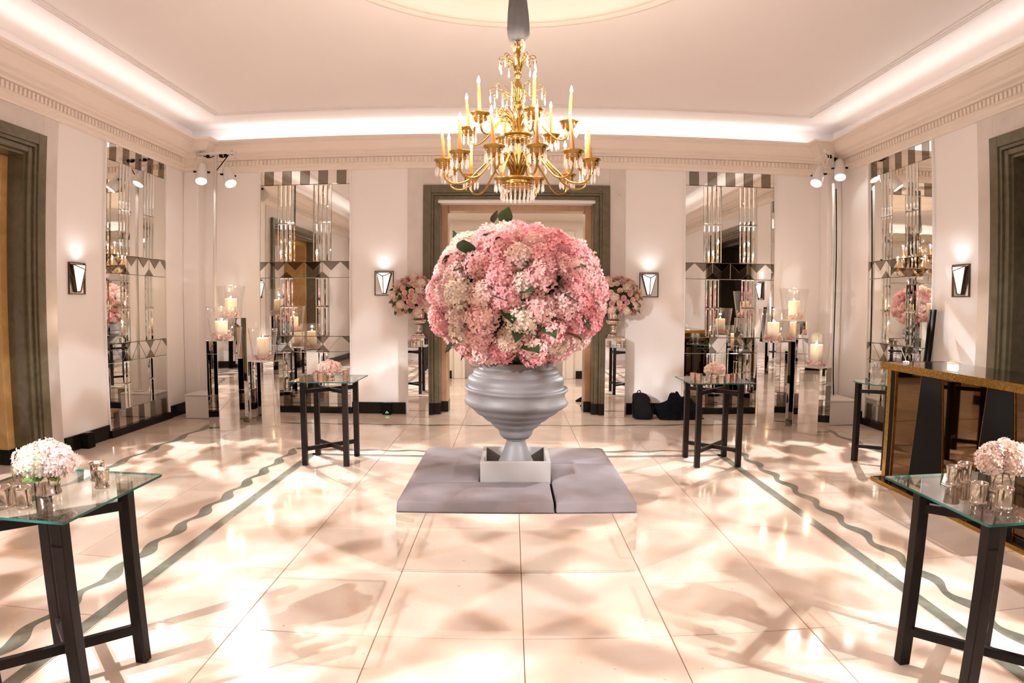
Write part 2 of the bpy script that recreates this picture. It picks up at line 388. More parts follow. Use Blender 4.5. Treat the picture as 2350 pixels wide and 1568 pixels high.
# marble inlay bands
def ribbon(name, pts, widths):
    m = MB(); n = len(pts); vs = []
    for i, p in enumerate(pts):
        a = Vector(pts[max(i - 1, 0)]); b = Vector(pts[min(i + 1, n - 1)]); d = (b - a).normalized(); nn = Vector((-d.y, d.x))
        w = widths[i] / 2; q = Vector(p)
        for sgn in (1, -1):
            e = q + nn * w * sgn; vs += [(e.x, e.y, .0012), (e.x, e.y, -.003)]
    fs = []
    for i in range(n - 1):
        a = i * 4; b = a + 4
        fs += [(a, a + 2, b + 2, b), (a + 1, a, b, b + 1), (a + 2, a + 3, b + 3, b + 2)]
    m.add(vs, fs); return m.build(name, 'green_marble', fl)
def straight(a, b, w): ribbon('inlay_band', [a, b], [w, w])
def wavy(a, b, period, amp, w0, dw):
    a = Vector(a); b = Vector(b); L = (b - a).length; d = (b - a) / L; nn = Vector((-d.y, d.x)); n = max(20, int(L / period * 14)); P = []; Wd = []
    for i in range(n + 1):
        t = L * i / n; ph = 2 * math.pi * t / period
        P.append(tuple(a + d * t + nn * amp * math.sin(ph))); Wd.append(w0 + dw * math.sin(ph * 1.0 + 2.2))
    ribbon('wavy_inlay_band', P, Wd)
IX0, IX1, IY0, IY1 = -2.14, 2.265, 1.94, 6.42
straight((IX0, IY0 - .04), (IX0, IY1 + .04), .08); straight((IX1, IY0 - .04), (IX1, IY1 + .04), .08)
straight((IX0, IY1), (IX1, IY1), .08); straight((IX0, IY0), (IX1, IY0), .08)
WX0, WX1, WY0, WY1 = -2.395, 2.50, 1.70, 6.65
wavy((WX0, WY0), (WX0, WY1), .40, .028, .072, .028); wavy((WX1, WY0), (WX1, WY1), .40, .028, .072, .028)
wavy((WX0, WY1), (WX1, WY1), .40, .022, .065, .02); wavy((WX0, WY0), (WX1, WY0), .40, .022, .065, .02)
OX0, OX1, OY0, OY1 = -4.02, 4.13, .25, 8.13
wavy((OX0, OY0), (OX0, OY1), .62, .03, .075, .03); wavy((OX1, OY0), (OX1, OY1), .62, .03, .075, .03)
wavy((OX0, OY1), (OX1, OY1), .62, .02, .06, .02)

# walls with door openings
DB_H, DB_T, DB_C = 1.15, 3.08, 0.068           # back opening half width, top, centre
DS_H, DS_T = {-1: 1.375, 1: 1.225}, 3.16                         # side openings
WT = .45
w = MB(); w.box((XL - WT, YB, -.1), (DB_C - DB_H, YB + WT, CEIL + .1)).box((DB_C + DB_H, YB, -.1), (XR + WT, YB + WT, CEIL + .1)).box((DB_C - DB_H, YB, DB_T), (DB_C + DB_H, YB + WT, CEIL + .1))
struct(w.build('wall_back', 'wall_paint'))
w = MB(); w.box((XL - WT, YF - WT, -.1), (XR + WT, YF, CEIL + .1)); struct(w.build('wall_front', 'wall_paint'))
for s, nm, x0, x1 in ((-1, 'wall_left', XL - WT, XL), (1, 'wall_right', XR, XR + WT)):
    w = MB(); w.box((x0, YF, -.1), (x1, CY - DS_H[s], CEIL + .1)).box((x0, CY + DS_H[s], -.1), (x1, YB, CEIL + .1)).box((x0, CY - DS_H[s], DS_T), (x1, CY + DS_H[s], CEIL + .1))
    struct(w.build(nm, 'wall_paint'))
for n, (x, y) in enumerate(((XL, YF), (XR - PIER, YF), (XL, YB - PIER), (XR - PIER, YB - PIER))):
    struct(MB().box((x + .001, y + .001, 0), (x + PIER - .001, y + PIER - .001, 3.93)).build('trim_%d' % (n + 1), 'wall_paint', bevel=.012))

# ceiling with round dome opening
DR, DC = 1.60, (0.04, 4.0)
bm = bmesh.new()
outer = [(XL - .05, YF - .05), (XR + .05, YF - .05), (XR + .05, YB + .05), (XL - .05, YB + .05)]
ov = [bm.verts.new((x, y, CEIL)) for x, y in outer]; oe = [bm.edges.new((ov[i], ov[(i + 1) % 4])) for i in range(4)]
NS = 96
iv = [bm.verts.new((DC[0] + DR * math.cos(2 * math.pi * k / NS), DC[1] + DR * math.sin(2 * math.pi * k / NS), CEIL)) for k in range(NS)]
ie = [bm.edges.new((iv[k], iv[(k + 1) % NS])) for k in range(NS)]
bmesh.ops.triangle_fill(bm, use_beauty=True, edges=oe + ie)
for f in bm.faces:
    if f.normal.z > 0: f.normal_flip()
me = bpy.data.meshes.new('ceiling'); bm.to_mesh(me); bm.free(); me.materials.append(MATS['ceiling_paint'])
ce = bpy.data.objects.new('ceiling', me); COL.objects.link(ce); struct(ce)
dome = MB().lathe([(DR + .16, 0), (DR + .16, -.02), (DR + .12, -.035), (DR + .11, -.055), (DR + .07, -.06), (DR + .05, -.04), (DR + .02, -.04), (DR, -.06), (DR - .05, -.055), (DR - .06, -.02), (DR - .10, 0.0), (DR - .13, .03),
                   (DR - .14, .10), (DR - .22, .12), (DR - .24, .16), (DR - .45, .27), (DR - .8, .38), (DR - 1.2, .44), (.05, .46), (.001, .46)], 96, (DC[0], DC[1], CEIL), cap=False)
struct(dome.build('trim_5', 'cornice_paint'))
# thin ceiling moulding frame (three fillets)
RG = .78
for n, off in enumerate((0, .035, .07)):
    m = MB(); a = RG - off; x0, x1, y0, y1 = XL + a, XR - a, YF + a, YB - a; t = .012; hgt = .012
    m.box((x0, y0, CEIL - hgt), (x1, y0 + t, CEIL)).box((x0, y1 - t, CEIL - hgt), (x1, y1, CEIL)).box((x0, y0 + t, CEIL - hgt), (x0 + t, y1 - t, CEIL)).box((x1 - t, y0 + t, CEIL - hgt), (x1, y1 - t, CEIL))
    struct(m.build('trim_%d' % (6 + n), 'ceiling_paint'))

# cornice with light trough, swept round the room and its corner piers
P = PIER
path = [(XL + P, YF), (XR - P, YF), (XR - P, YF + P), (XR, YF + P), (XR, YB - P), (XR - P, YB - P), (XR - P, YB), (XL + P, YB), (XL + P, YB - P), (XL, YB - P), (XL, YF + P), (XL + P, YF + P)]
prof = [(0, 3.585), (.028, 3.585), (.028, 3.605), (.05, 3.625), (.05, 3.655), (.075, 3.668), (.085, 3.67), (.085, 3.752), (.115, 3.76), (.135, 3.775), (.19, 3.79), (.20, 3.80), (.20, 3.822), (.225, 3.83), (.25, 3.845),
        (.285, 3.90), (.325, 3.95), (.36, 3.965), (.375, 3.968), (.375, 4.0), (.335, 4.0), (.335, 3.94), (.0, 3.94)]
npth = len(path); off = []
for i in range(npth):
    a, b, c = Vector(path[i - 1]), Vector(path[i]), Vector(path[(i + 1) % npth])
    d1 = (b - a).normalized(); d2 = (c - b).normalized(); off.append(Vector((-d1.y, d1.x)) + Vector((-d2.y, d2.x)))
m = MB(); vs = [(path[i][0] + off[i].x * d, path[i][1] + off[i].y * d, z) for i in range(npth) for d, z in prof]; k = len(prof)
m.add(vs, [(i * k + j, i * k + j + 1, ((i + 1) % npth) * k + j + 1, ((i + 1) % npth) * k + j) for i in range(npth) for j in range(k - 1)])
cor = struct(m.build('trim_9', 'cornice_paint'))
m = MB(); dz0, dz1, dd0, dd1 = 3.676, 3.744, .083, .108
t = XL + P + .2
while t < XR - P - .2:
    m.box((t, YB - dd1, dz0), (t + .034, YB - dd0, dz1)); m.box((t, YF + dd0, dz0), (t + .034, YF + dd1, dz1)); t += .06
t = YF + P + .2
while t < YB - P - .2:
    m.box((XL + dd0, t, dz0), (XL + dd1, t + .034, dz1)); m.box((XR - dd1, t, dz0), (XR - dd0, t + .034, dz1)); t += .06
o = m.build('dentil', 'cornice_paint', cor); o['kind'] = 'stuff'

# black skirting
BH = .165
MIRB = [(-3.75, -2.37), (2.54, 3.92)]          # back mirrors (x range)
SKB = DB_C
def skirt(name, segs):
    m = MB()
    for lo, hi in segs: m.box(lo, hi); m.box((lo[0] if hi[0] - lo[0] > .1 else lo[0] + .0, lo[1], hi[2]), (hi[0], hi[1], hi[2] + .004))
    return struct(m.build(name, 'black_skirting', bevel=.006))
ex = DB_C - 1.62; ey = DB_C + 1.62
skirt('baseboard_back', [((XL + P, YB - .03, .001), (MIRB[0][0] - .02, YB, BH)), ((MIRB[0][0] - .02, YB - .055, .001), (MIRB[0][1] + .02, YB, .09)), ((MIRB[0][1] + .02, YB - .03, .001), (ex, YB, BH)),
                         ((ey, YB - .03, .001), (MIRB[1][0] - .02, YB, BH)), ((MIRB[1][0] - .02, YB - .055, .001), (MIRB[1][1] + .02, YB, .09)), ((MIRB[1][1] + .02, YB - .03, .001), (XR - P, YB, BH))])
MSL, MSR = (6.85, 8.235), (6.61, 7.985)        # side mirrors (y range)
skirt('baseboard_left', [((XL, 6.03, .001), (XL + .03, MSL[0] - .02, BH)), ((XL, MSL[0] - .02, .001), (XL + .055, MSL[1] + .02, .09)), ((XL, MSL[1] + .02, .001), (XL + .03, YB - P, BH)), ((XL, YF + P, .001), (XL + .03, 2.4, BH))])
skirt('baseboard_right', [((XR - .03, 5.8, .001), (XR, MSR[0] - .02, BH)), ((XR - .055, MSR[0] - .02, .001), (XR, MSR[1] + .02, .09)), ((XR - .03, MSR[1] + .02, .001), (XR, YB - P, BH)), ((XR - .03, YF + P, .001), (XR, 2.6, BH))])

# door surrounds (local: x across, +y into the wall, z up)
def frame_set(m, half, top, wid, y0, y1):
    m.box((-half, y0, 0), (-half + wid, y1, top)).box((half - wid, y0, 0), (half, y1, top)).box((-half + wid, y0, top - wid), (half - wid, y1, top))
def doorway(n, loc, rz, half, top, inner_mat, leaf=None, leafy=.5, sil=.23):
    r = struct(empty('door_%d' % n, loc, rz))
    m = MB(); frame_set(m, half + sil, 3.585, sil, -.022, .0); m.box((-half, -.022, top), (half, 0, 3.585 - sil)); m.build('silver_panel', 'silver_leaf', r, bevel=.003)
    m = MB(); frame_set(m, half, top, .115, -.075, .002); m.build('outer_architrave', 'olive_marble', r, bevel=.006)
    m = MB(); frame_set(m, half - .115, top - .115, .035, -.055, .004); m.build('architrave_fillet', 'olive_marble', r, bevel=.004)
    m = MB(); frame_set(m, half - .15, top - .15, .06, -.03, .20); m.build('architrave_step', 'olive_marble', r, bevel=.010)
    m = MB(); frame_set(m, half - .21, top - .21, .03, .01, .30); m.build('inner_reveal', 'olive_marble', r)
    m = MB(); frame_set(m, half - .235, top - .24, .10, .20, .75 if leaf else .46); m.build('inner_frame', inner_mat, r, bevel=.008)
    for s in (-1, 1):
        MB().box((s * half - (.15 if s > 0 else -.004), -.083, .001), (s * half + (.004 if s > 0 else .15) , .0, .17)).build('plinth_block', 'black_skirting', r, bevel=.004)
        MB().box((s * (half - .19) - .06, -.034, .001), (s * (half - .19) + .06, .21, .165)).build('plinth_block', 'black_skirting', r, bevel=.004)
        MB().box((s * (half - .285) - .055, .19, .001), (s * (half - .285) + .055, .47, .16)).build('plinth_block', 'black_skirting', r, bevel=.004)
    if leaf:
        h = half - .33
        MB().box((-h - .05, leafy, 0.002), (h + .05, leafy + .05, top - .3)).build('door_leaf', leaf, r)
        MB().box((-h - .02, leafy - .01, 0.002), (h + .02, leafy, .2)).build('kick_plate', 'black_skirting', r)
    return r
doorway(1, (DB_C, YB, 0), 0, 1.35, 3.335, 'copper_marble')
doorway(2, (XL, CY, 0), R(90), 1.57, 3.37, 'ochre_marble', 'wall_paint', .75)
doorway(3, (XR, CY, 0), R(-90), 1.42, 3.345, 'dark_wood_unlit_room', 'dark_wood_unlit_room', .55)  # leaf here is an added panel, coloured dark to stand in for an unlit room

# corridor behind the back doorway
w = MB(); w.box((-3.2, YB + WT, 0), (-3.0, 13.6, 3.5)); struct(w.build('wall_corridor_left', 'corridor_paint'))
w = MB(); w.box((3.0, YB + WT, 0), (3.2, 13.6, 3.5)); struct(w.build('wall_corridor_right', 'corridor_paint'))
w = MB(); w.box((-3.2, YB + WT, 3.42), (3.2, 13.6, 3.5)); struct(w.build('ceiling_corridor', 'corridor_paint'))
w = MB(); w.box((-3.2, 13.42, 0), (-1.05, 13.6, 3.5)).box((1.15, 13.42, 0), (3.2, 13.6, 3.5)).box((-1.05, 13.42, 2.9), (1.15, 13.6, 3.5)); struct(w.build('wall_corridor_end', 'corridor_paint'))
w = MB(); w.box((-3.0, 13.39, .001), (-1.3, 13.42, .17)).box((1.4, 13.39, .001), (3.0, 13.42, .17)); struct(w.build('baseboard_corridor', 'black_skirting'))
r = struct(empty('door_4', (0.05, 13.42, 0)))
m = MB(); frame_set(m, 1.30, 3.20, .20, -.05, .0); m.build('architrave', 'corridor_paint', r, bevel=.01)
m = MB(); frame_set(m, 1.12, 3.02, .06, -.08, .1); m.build('architrave', 'corridor_paint', r, bevel=.01)
for s in (-1, 1):
    lf = MB().box((s * .545 - .535, .06, .002), (s * .545 + .535, .10, 2.95)).build('door_leaf', 'door_grey', r)
    for z0, z1 in ((.25, .9), (1.05, 2.1), (2.25, 2.75)):
        MB().box((s * .545 - .4, .045, z0), (s * .545 + .4, .06, z1)).build('door_panel', 'door_grey', lf, bevel=.01)


# ------------------------------------------------------------------ art-deco wall mirrors (local: centred on x, faces -y)
MW, MZ0, MZ1 = 1.372, .09, 3.592
_mc = {}
def piece(name, poly, matn, y0, y1, parent):
    """flat mirror piece: polygon in x,z with a fine chamfer"""
    cx_ = sum(p[0] for p in poly) / len(poly); cz_ = sum(p[1] for p in poly) / len(poly)
    key = (tuple((round(p[0] - cx_, 4), round(p[1] - cz_, 4)) for p in poly), matn, y0, y1)
    if key not in _mc:
        c = .0025; n = len(poly)
        lp = [(p[0] - cx_, p[1] - cz_) for p in poly]
        ins = []
        for p in lp:
            L = math.hypot(*p); f = max(0, 1 - c * 1.5 / L); ins.append((p[0] * f, p[1] * f))
        m = MB(); vs = [(x, y0, z) for x, z in ins] + [(x, y0 + c, z) for x, z in lp] + [(x, y1, z) for x, z in lp]
        fs = [tuple(range(n))]
        for a in (0, n): fs += [(a + i, a + n + i, a + n + (i + 1) % n, a + (i + 1) % n) for i in range(n)]
        m.add(vs, fs); _mc[key] = m.mesh(name, matn)
    o = bpy.data.objects.new(name, _mc[key]); COL.objects.link(o); o.parent = parent; o.location = (cx_, 0, cz_)
    return o
def rect(a, b, z0, z1, g=.0015): return [(a + g, z0 + g), (b - g, z0 + g), (b - g, z1 - g), (a + g, z1 - g)]
def strip(a, b, z0, z1, parent):
    w_, h_ = round(b - a - .003, 4), round(z1 - z0 - .003, 4); key = ('strip', w_, h_)
    if key not in _mc:
        bv = w_ * .30; e = .018
        m = MB(); x, z = w_ / 2, h_ / 2
        vs = [(-x, -.016, -z), (x, -.016, -z), (x, -.016, z), (-x, -.016, z), (-x + bv, -.026, -z + e), (x - bv, -.026, -z + e), (x - bv, -.026, z - e), (-x + bv, -.026, z - e),
              (-x, 0, -z), (x, 0, -z), (x, 0, z), (-x, 0, z)]
        fs = [(4, 5, 6, 7), (0, 1, 5, 4), (1, 2, 6, 5), (2, 3, 7, 6), (3, 0, 4, 7), (8, 9, 1, 0), (9, 10, 2, 1), (10, 11, 3, 2), (11, 8, 0, 3)]
        m.add(vs, fs); _mc[key] = m.mesh('bevelled_strip', 'mirror_bevel')
    o = bpy.data.objects.new('bevelled_strip', _mc[key]); COL.objects.link(o); o.parent = parent; o.location = ((a + b) / 2, 0, (z0 + z1) / 2)
def wall_mirror(loc, rz, label):
    r = empty('wall_mirror', loc, rz); tag(r, label, 'mirror', 'panelled wall mirrors')
    H = MW / 2
    MB().box((-H - .004, -.006, MZ0), (H + .004, -.0005, MZ1 + .004)).build('backing_board', 'mirror_joint', r)
    m = MB(); t = .02
    m.box((-H - t, -.03, MZ0), (-H - .002, -.0005, MZ1 + t)).box((H + .002, -.03, MZ0), (H + t, -.0005, MZ1 + t)).box((-H - .002, -.03, MZ1 + .002), (H + .002, -.0005, MZ1 + t))
    m.build('frame', 'wall_paint', r, bevel=.003)
    U = lambda f: -H + f * MW
    YA, YZ = -.014, -.004
    # chequered rows at top and bottom
    for z0, z1 in ((3.382, MZ1), (MZ0, .305)):
        b = [0] + [.045 + .1014 * k for k in range(10)]; b = b[:10] + [.9576, 1.0]; b = sorted(set(round(x, 4) for x in b))
        for k in range(len(b) - 1):
            dark = k % 2 == 1
            piece('dark_mirror_tile' if dark else 'mirror_tile', rect(U(b[k]), U(b[k + 1]), z0, z1), 'mirror_dark' if dark else 'mirror_clear', YA - (.003 if dark else 0), YZ, r)
    # upper field: three sheets, two groups of four bevelled strips in two tiers
    for a, b in ((0, .2), (.4, .6), (.8, 1.0)): piece('mirror_sheet', rect(U(a), U(b), 2.236, 3.380), 'mirror_clear', YA, YZ, r)
    for g in (.2, .6):
        for k in range(4):
            for z0, z1 in ((2.236, 2.804), (2.806, 3.380)): strip(U(g + .05 * k), U(g + .05 * (k + 1)), z0, z1, r)
    # zig-zag band
    zt, zb, zm = 2.233, 2.003, 2.106
    for a, b in ((0, .3), (.3, .5), (.5, .7), (.7, 1.0)): piece('mirror_sheet', rect(U(a), U(b), zb, zt), 'mirror_clear', YA, YZ, r)
    yd0 = YA - .004
    for k in range(6):
        c = .2 * k
        if k == 0: poly = [(U(0) + .002, zm), (U(.098), zt), (U(0) + .002, zt)]
        elif k == 5: poly = [(U(1) - .002, zm), (U(1) - .002, zt), (U(.902), zt)]
        else: poly = [(U(c), zm), (U(c + .098), zt), (U(c - .098), zt)]
        piece('dark_mirror_triangle', poly, 'mirror_dark', yd0, YA, r)
    for c in (.3, .7): piece('dark_mirror_triangle', [(U(c - .074), zb + .002), (U(c + .074), zb + .002), (U(c), 2.097)], 'mirror_dark', yd0, YA, r)
    # middle field with columns of three strips
    for a, b in ((0, .225), (.375, .625), (.775, 1.0)): piece('mirror_sheet', rect(U(a), U(b), 1.139, 2.001), 'mirror_clear', YA, YZ, r)
    for g in (.225, .625):
        for k in range(3):
            for z0, z1 in ((1.139, 1.572), (1.574, 2.001)): strip(U(g + .05 * k), U(g + .05 * (k + 1)), z0, z1, r)
    # hourglass band with diagonal joints
    z0, z1, zc = .909, 1.136, 1.022
    for a, b in ((0, .3), (.3, .5), (.5, .7), (.7, 1.0)): piece('mirror_sheet', rect(U(a), U(b), z0, z1), 'mirror_clear', YA, YZ, r)
    for c in (.3, .7):
        piece('dark_mirror_triangle', [(U(c), zc), (U(c + .07), z1 - .002), (U(c - .07), z1 - .002)], 'mirror_dark', yd0, YA, r)
        piece('dark_mirror_triangle', [(U(c - .075), z0 + .002), (U(c + .075), z0 + .002), (U(c), zc)], 'mirror_dark', yd0, YA, r)
    piece('dark_mirror_triangle', [(U(0) + .002, zc + .015), (U(.085), z1 - .002), (U(0) + .002, z1 - .002)], 'mirror_dark', yd0, YA, r)
    piece('dark_mirror_triangle', [(U(1) - .002, zc + .015), (U(1) - .002, z1 - .002), (U(.915), z1 - .002)], 'mirror_dark', yd0, YA, r)
    m = MB()
    for a, b in (((.10, z1), (.25, z0)), ((.375, z0), (.5, z1)), ((.5, z1), (.625, z0)), ((.75, z0), (.9, z1)), ((.36, z1), (.3, zc)), ((.64, z1), (.7, zc))):
        m.bar((U(a[0]), YA - .001, a[1]), (U(b[0]), YA - .001, b[1]), .003, .003, (0, 1, 0))
    m.build('diagonal_joint', 'mirror_joint', r)
    # lower field with columns of two strips
    for a, b in ((0, .247), (.35, .65), (.753, 1.0)): piece('mirror_sheet', rect(U(a), U(b), .307, .907), 'mirror_clear', YA, YZ, r)
    for g in (.247, .65):
        for k in range(2):
            for a, b in ((.307, .622), (.624, .907)): strip(U(g + .0515 * k), U(g + .0515 * (k + 1)), a, b, r)
    return r
m1 = wall_mirror((sum(MIRB[0]) / 2, YB, 0), 0, 'panelled wall mirror on the doorway wall, beside the lowest candle plinth and uplighter')
km = kidmap()
dup(m1, (sum(MIRB[1]) / 2, YB, 0), 0, 'panelled wall mirror on the doorway wall, beside the black backpack and dropped coat', km)
dup(m1, (XL, sum(MSL) / 2, 0), R(90), 'panelled wall mirror between a sconce and the white pole, on the ochre doorway wall', km)
dup(m1, (XR, sum(MSR) / 2, 0), R(-90), 'panelled wall mirror behind the gold-edged bar, black tubes leaning on it', km)

# ------------------------------------------------------------------ wall sconces
def sconce(loc, rz, label):
    r = empty('wall_sconce', loc, rz); tag(r, label, 'sconce', 'faceted wall sconces')
    w_, h_ = .14, .178
    m = MB(); frame_set(MB(), 1, 1, .1, 0, 1)
    t = .011
    m.box((-w_, -.022, -h_), (-w_ + t, -.001, h_)).box((w_ - t, -.022, -h_), (w_, -.001, h_)).box((-w_ + t, -.022, h_ - t), (w_ - t, -.001, h_)).box((-w_ + t, -.022, -h_), (w_ - t, -.001, -h_ + t))
    m.build('frame', 'bronze_metal', r)
    MB().box((-w_ + t, -.010, -h_ + t), (w_ - t, -.001, h_ - t)).build('mirror_plate', 'mirror_clear', r)
    TL, TR, RT = Vector((-.108, -.045, .152)), Vector((.108, -.045, .152)), Vector((0, -.125, .098))
    BL, BR, RB = Vector((-.026, -.030, -.150)), Vector((.026, -.030, -.150)), Vector((0, -.062, -.145))
    TLb, TRb, BLb, BRb = Vector((-.118, -.008, .160)), Vector((.118, -.008, .160)), Vector((-.034, -.008, -.158)), Vector((.034, -.008, -.158))
    for nm, q in (('shade_panel', (TL, BL, RB, RT)), ('shade_panel', (RT, RB, BR, TR)), ('shade_panel', (TL, RT, TR))):
        k = len(q); dv = Vector((0, .003, 0)); mm = MB(); mm.add([tuple(p) for p in q] + [tuple(p + dv) for p in q], [tuple(range(k)), tuple(range(k, 2 * k))[::-1]] + [(i, (i + 1) % k, (i + 1) % k + k, i + k) for i in range(k)])
        o = mm.build(nm, 'sconce_shade', r); fix_normals(o)
    for q in ((TLb, BLb, BL, TL), (TR, BR, BRb, TRb)):
        mm = MB(); mm.add([tuple(p) for p in q], [(0, 1, 2, 3)]); mm.add([tuple(p + Vector((0, .003, 0))) for p in q], [(3, 2, 1, 0)]); mm.build('side_wing', 'bronze_metal', r)
    m = MB()
    for a, b in ((TL, RT), (TR, RT), (RT, RB), (TL, TR), (TL, BL), (TR, BR), (BL, RB), (BR, RB)): m.bar(a, b, .011, .011)
    m.build('glazing_bar', 'bronze_metal', r)
    M = Matrix.Translation(loc) @ Matrix.Rotation(rz, 4, 'Z')
    a = M @ Vector((0, -.105, .165)); b = M @ Vector((0, -.06, 1.2))
    s = spot('sconce_uplight', a, b, 1.7, 130, .8, (1, .96, .94), radius=.08)
    return r
sconce((-1.857, YB, 1.915), 0, 'lit faceted sconce beside the mirror with the glass-topped table in front, doorway wall')
sconce((2.000, YB, 1.905), 0, 'lit faceted sconce above the black backpack on the doorway wall')
sconce((XL, 6.345, 1.915), R(90), 'lit faceted sconce beside the ochre marble doorway')
sconce((XR, 6.125, 1.920), R(-90), 'lit faceted sconce beside the dark doorway behind the bar')

# ------------------------------------------------------------------ mirrored plinths
def mirror_box(name, loc, rz, sx, sy, h, label, group=None, base=True):
    r = empty(name, loc, rz); tag(r, label, 'plinth', group)
    a, b = sx / 2, sy / 2; t = .006
    MB().box((-a + t, -b + t, .002), (a - t, b - t, h - t)).build('core', 'mirror_joint', r)
    for q in (((-a + .001, -b, .002), (a - .001, -b + t, h - .001)), ((-a + .001, b - t, .002), (a - .001, b, h - .001)), ((-a, -b + t + .001, .002), (-a + t, b - t - .001, h - .001)), ((a - t, -b + t + .001, .002), (a, b - t - .001, h - .001)), ((-a + t, -b + t, h - t), (a - t, b - t, h))):
        MB().box(*q).build('mirror_panel', 'mirror_plinth', r, bevel=.0012)
    return r
PW = .29
mirror_box('mirrored_plinth', (-3.713, 7.607, 0), R(-36), PW, PW, 1.15, 'mid-height mirrored plinth beside the white box, ochre doorway side', 'tall mirrored candle plinths')
mirror_box('mirrored_plinth', (-3.80, 8.07, 0), R(-28), PW, PW, 1.43, 'tallest mirrored plinth beside the white box, ochre doorway side', 'tall mirrored candle plinths')
mirror_box('mirrored_plinth', (-3.285, 7.93, 0), R(-34), PW, PW, .86, 'lowest mirrored plinth in front of a wall mirror, ochre doorway side', 'tall mirrored candle plinths')
mirror_box('mirrored_plinth', (3.455, 7.90, 0), R(34), PW, PW, 1.14, 'mid-height mirrored plinth in front of a wall mirror, bar side', 'tall mirrored candle plinths')
mirror_box('mirrored_plinth', (3.815, 8.06, 0), R(30), PW, PW, 1.42, 'tallest mirrored plinth in the cluster on the bar side', 'tall mirrored candle plinths')
mirror_box('mirrored_plinth', (3.865, 7.48, 0), R(32), PW, PW, .845, 'lowest mirrored plinth next to the white box, bar side', 'tall mirrored candle plinths')
mirror_box('mirrored_plinth', (-1.320, 8.79, 0), 0, PW, .20, 1.135, 'slim mirrored plinth under a silver urn, on the sconce and uplighter side of the doorway', 'urn plinths at the doorway')
mirror_box('mirrored_plinth', (1.470, 8.79, 0), 0, PW, .20, 1.135, 'slim mirrored plinth under a silver urn, on the backpack side of the doorway', 'urn plinths at the doorway')
PX0, PX1, PY0, PY1 = -.684, .752, 3.53, 4.93
pl = mirror_box('mirrored_platform', ((PX0 + PX1) / 2, (PY0 + PY1) / 2, 0), 0, PX1 - PX0, PY1 - PY0, .375, 'wide low mirrored platform under the grey cushions in the middle')

# cushions, pinwheel round the planter
QX0, QX1, QY0, QY1 = -.205, .264, 3.965, 4.435
def cushion(x0, x1, y0, y1, label, seed):
    g = .003; nx = max(6, int((x1 - x0) / .05)); ny = max(6, int((y1 - y0) / .05)); z0, z1 = .376, .458; rnd = random.Random(seed)
    cxm, cym = (x0 + x1) / 2, (y0 + y1) / 2; bm = bmesh.new()
    bmesh.ops.create_grid(bm, x_segments=nx, y_segments=ny, size=.5)
    me = bpy.data.meshes.new('cushion'); sx, sy = x1 - x0 - 2 * g, y1 - y0 - 2 * g
    for v in bm.verts: v.co = Vector((v.co.x * sx, v.co.y * sy, 0))
    r = bmesh.ops.extrude_face_region(bm, geom=list(bm.faces)); up = [e for e in r['geom'] if isinstance(e, bmesh.types.BMVert)]
    for v in up:
        ex_ = min(sx / 2 - abs(v.co.x), sy / 2 - abs(v.co.y)); f = min(1, ex_ / .05)
        v.co.z = (z1 - z0) - .016 * (1 - f) ** 2 + rnd.uniform(-.0015, .0015) * f
        k = .988 if ex_ < 1e-4 else 1; v.co.x *= k; v.co.y *= k
    bmesh.ops.recalc_face_normals(bm, faces=bm.faces)
    for f in bm.faces: f.smooth = True
    bm.to_mesh(me); bm.free(); me.materials.append(MATS['velvet'])
    o = bpy.data.objects.new('cushion', me); COL.objects.link(o); o.location = (cxm, cym, z0)
    b = o.modifiers.new('bevel', 'BEVEL'); b.width = .010; b.segments = 3; b.limit_method = 'ANGLE'; b.angle_limit = R(40)
    tag(o, label, 'cushion', 'grey velvet seat cushions round the planter')
cushion(PX0, QX1 - .004, PY0, QY0, 'grey velvet cushion along the front of the planter, over the mirrored front', 1)
cushion(QX1, PX1, PY0, QY1, 'grey velvet seat cushion on the bar side of the planter', 2)
cushion(PX0, QX0, QY0, PY1, 'grey velvet seat cushion on the ochre doorway side of the planter', 3)
cushion(QX0, PX1, QY1, PY1, 'grey velvet seat cushion behind the planter, toward the open doorway', 4)
# planter box
r = empty('planter_box', ((QX0 + QX1) / 2, (QY0 + QY1) / 2, .376)); tag(r, 'square grey planter box around the urn foot', 'planter')
a = (QX1 - QX0) / 2 - .003; hh = .20; t = .028
MB().box((-a, -a, 0), (a, a, .06)).build('bottom', 'planter_stone', r)
for q in (((-a, -a, .06), (a, -a + t, hh)), ((-a, a - t, .06), (a, a, hh)), ((-a, -a + t, .06), (-a + t, a - t, hh)), ((a - t, -a + t, .06), (a, a - t, hh))):
    MB().box(*q).build('side_wall', 'planter_stone', r, bevel=.004)
# the big urn
UX, UY = .033, 4.2
uprof = [(.05, .0), (.128, .0), (.133, .03), (.125, .08), (.108, .115), (.092, .15), (.075, .20), (.064, .232), (.068, .245), (.09, .255), (.110, .278), (.118, .302), (.125, .318), (.150, .332), (.168, .352), (.178, .368), (.205, .380), (.226, .398), (.235, .41),
         (.262, .422), (.285, .442), (.292, .455), (.318, .470), (.345, .492), (.353, .508), (.346, .522), (.336, .545), (.334, .565), (.340, .580), (.358, .596), (.356, .606), (.334, .608), (.322, .616), (.324, .640), (.326, .662), (.318, .680), (.298, .694), (.290, .700), (.292, .712),
         (.286, .724), (.262, .736), (.248, .744), (.250, .758), (.262, .772), (.262, .784), (.250, .788), (.238, .780), (.228, .70), (.215, .55), (.05, .53)]
def uw(r_, z_, a_):
    f = max(0, min(1, (z_ - .25) / .3)) * max(0, min(1, (.80 - z_) / .1))
    return r_ * (1 + .012 * f * math.sin(a_ * 2 + z_ * 30)), z_ + .010 * f * math.sin(a_ + z_ * 9) * (1 if r_ > .1 else 0)
r = empty('flower_urn', (UX, UY, .4365)); tag(r, 'large ridged grey urn with narrow foot standing in the planter box', 'urn')
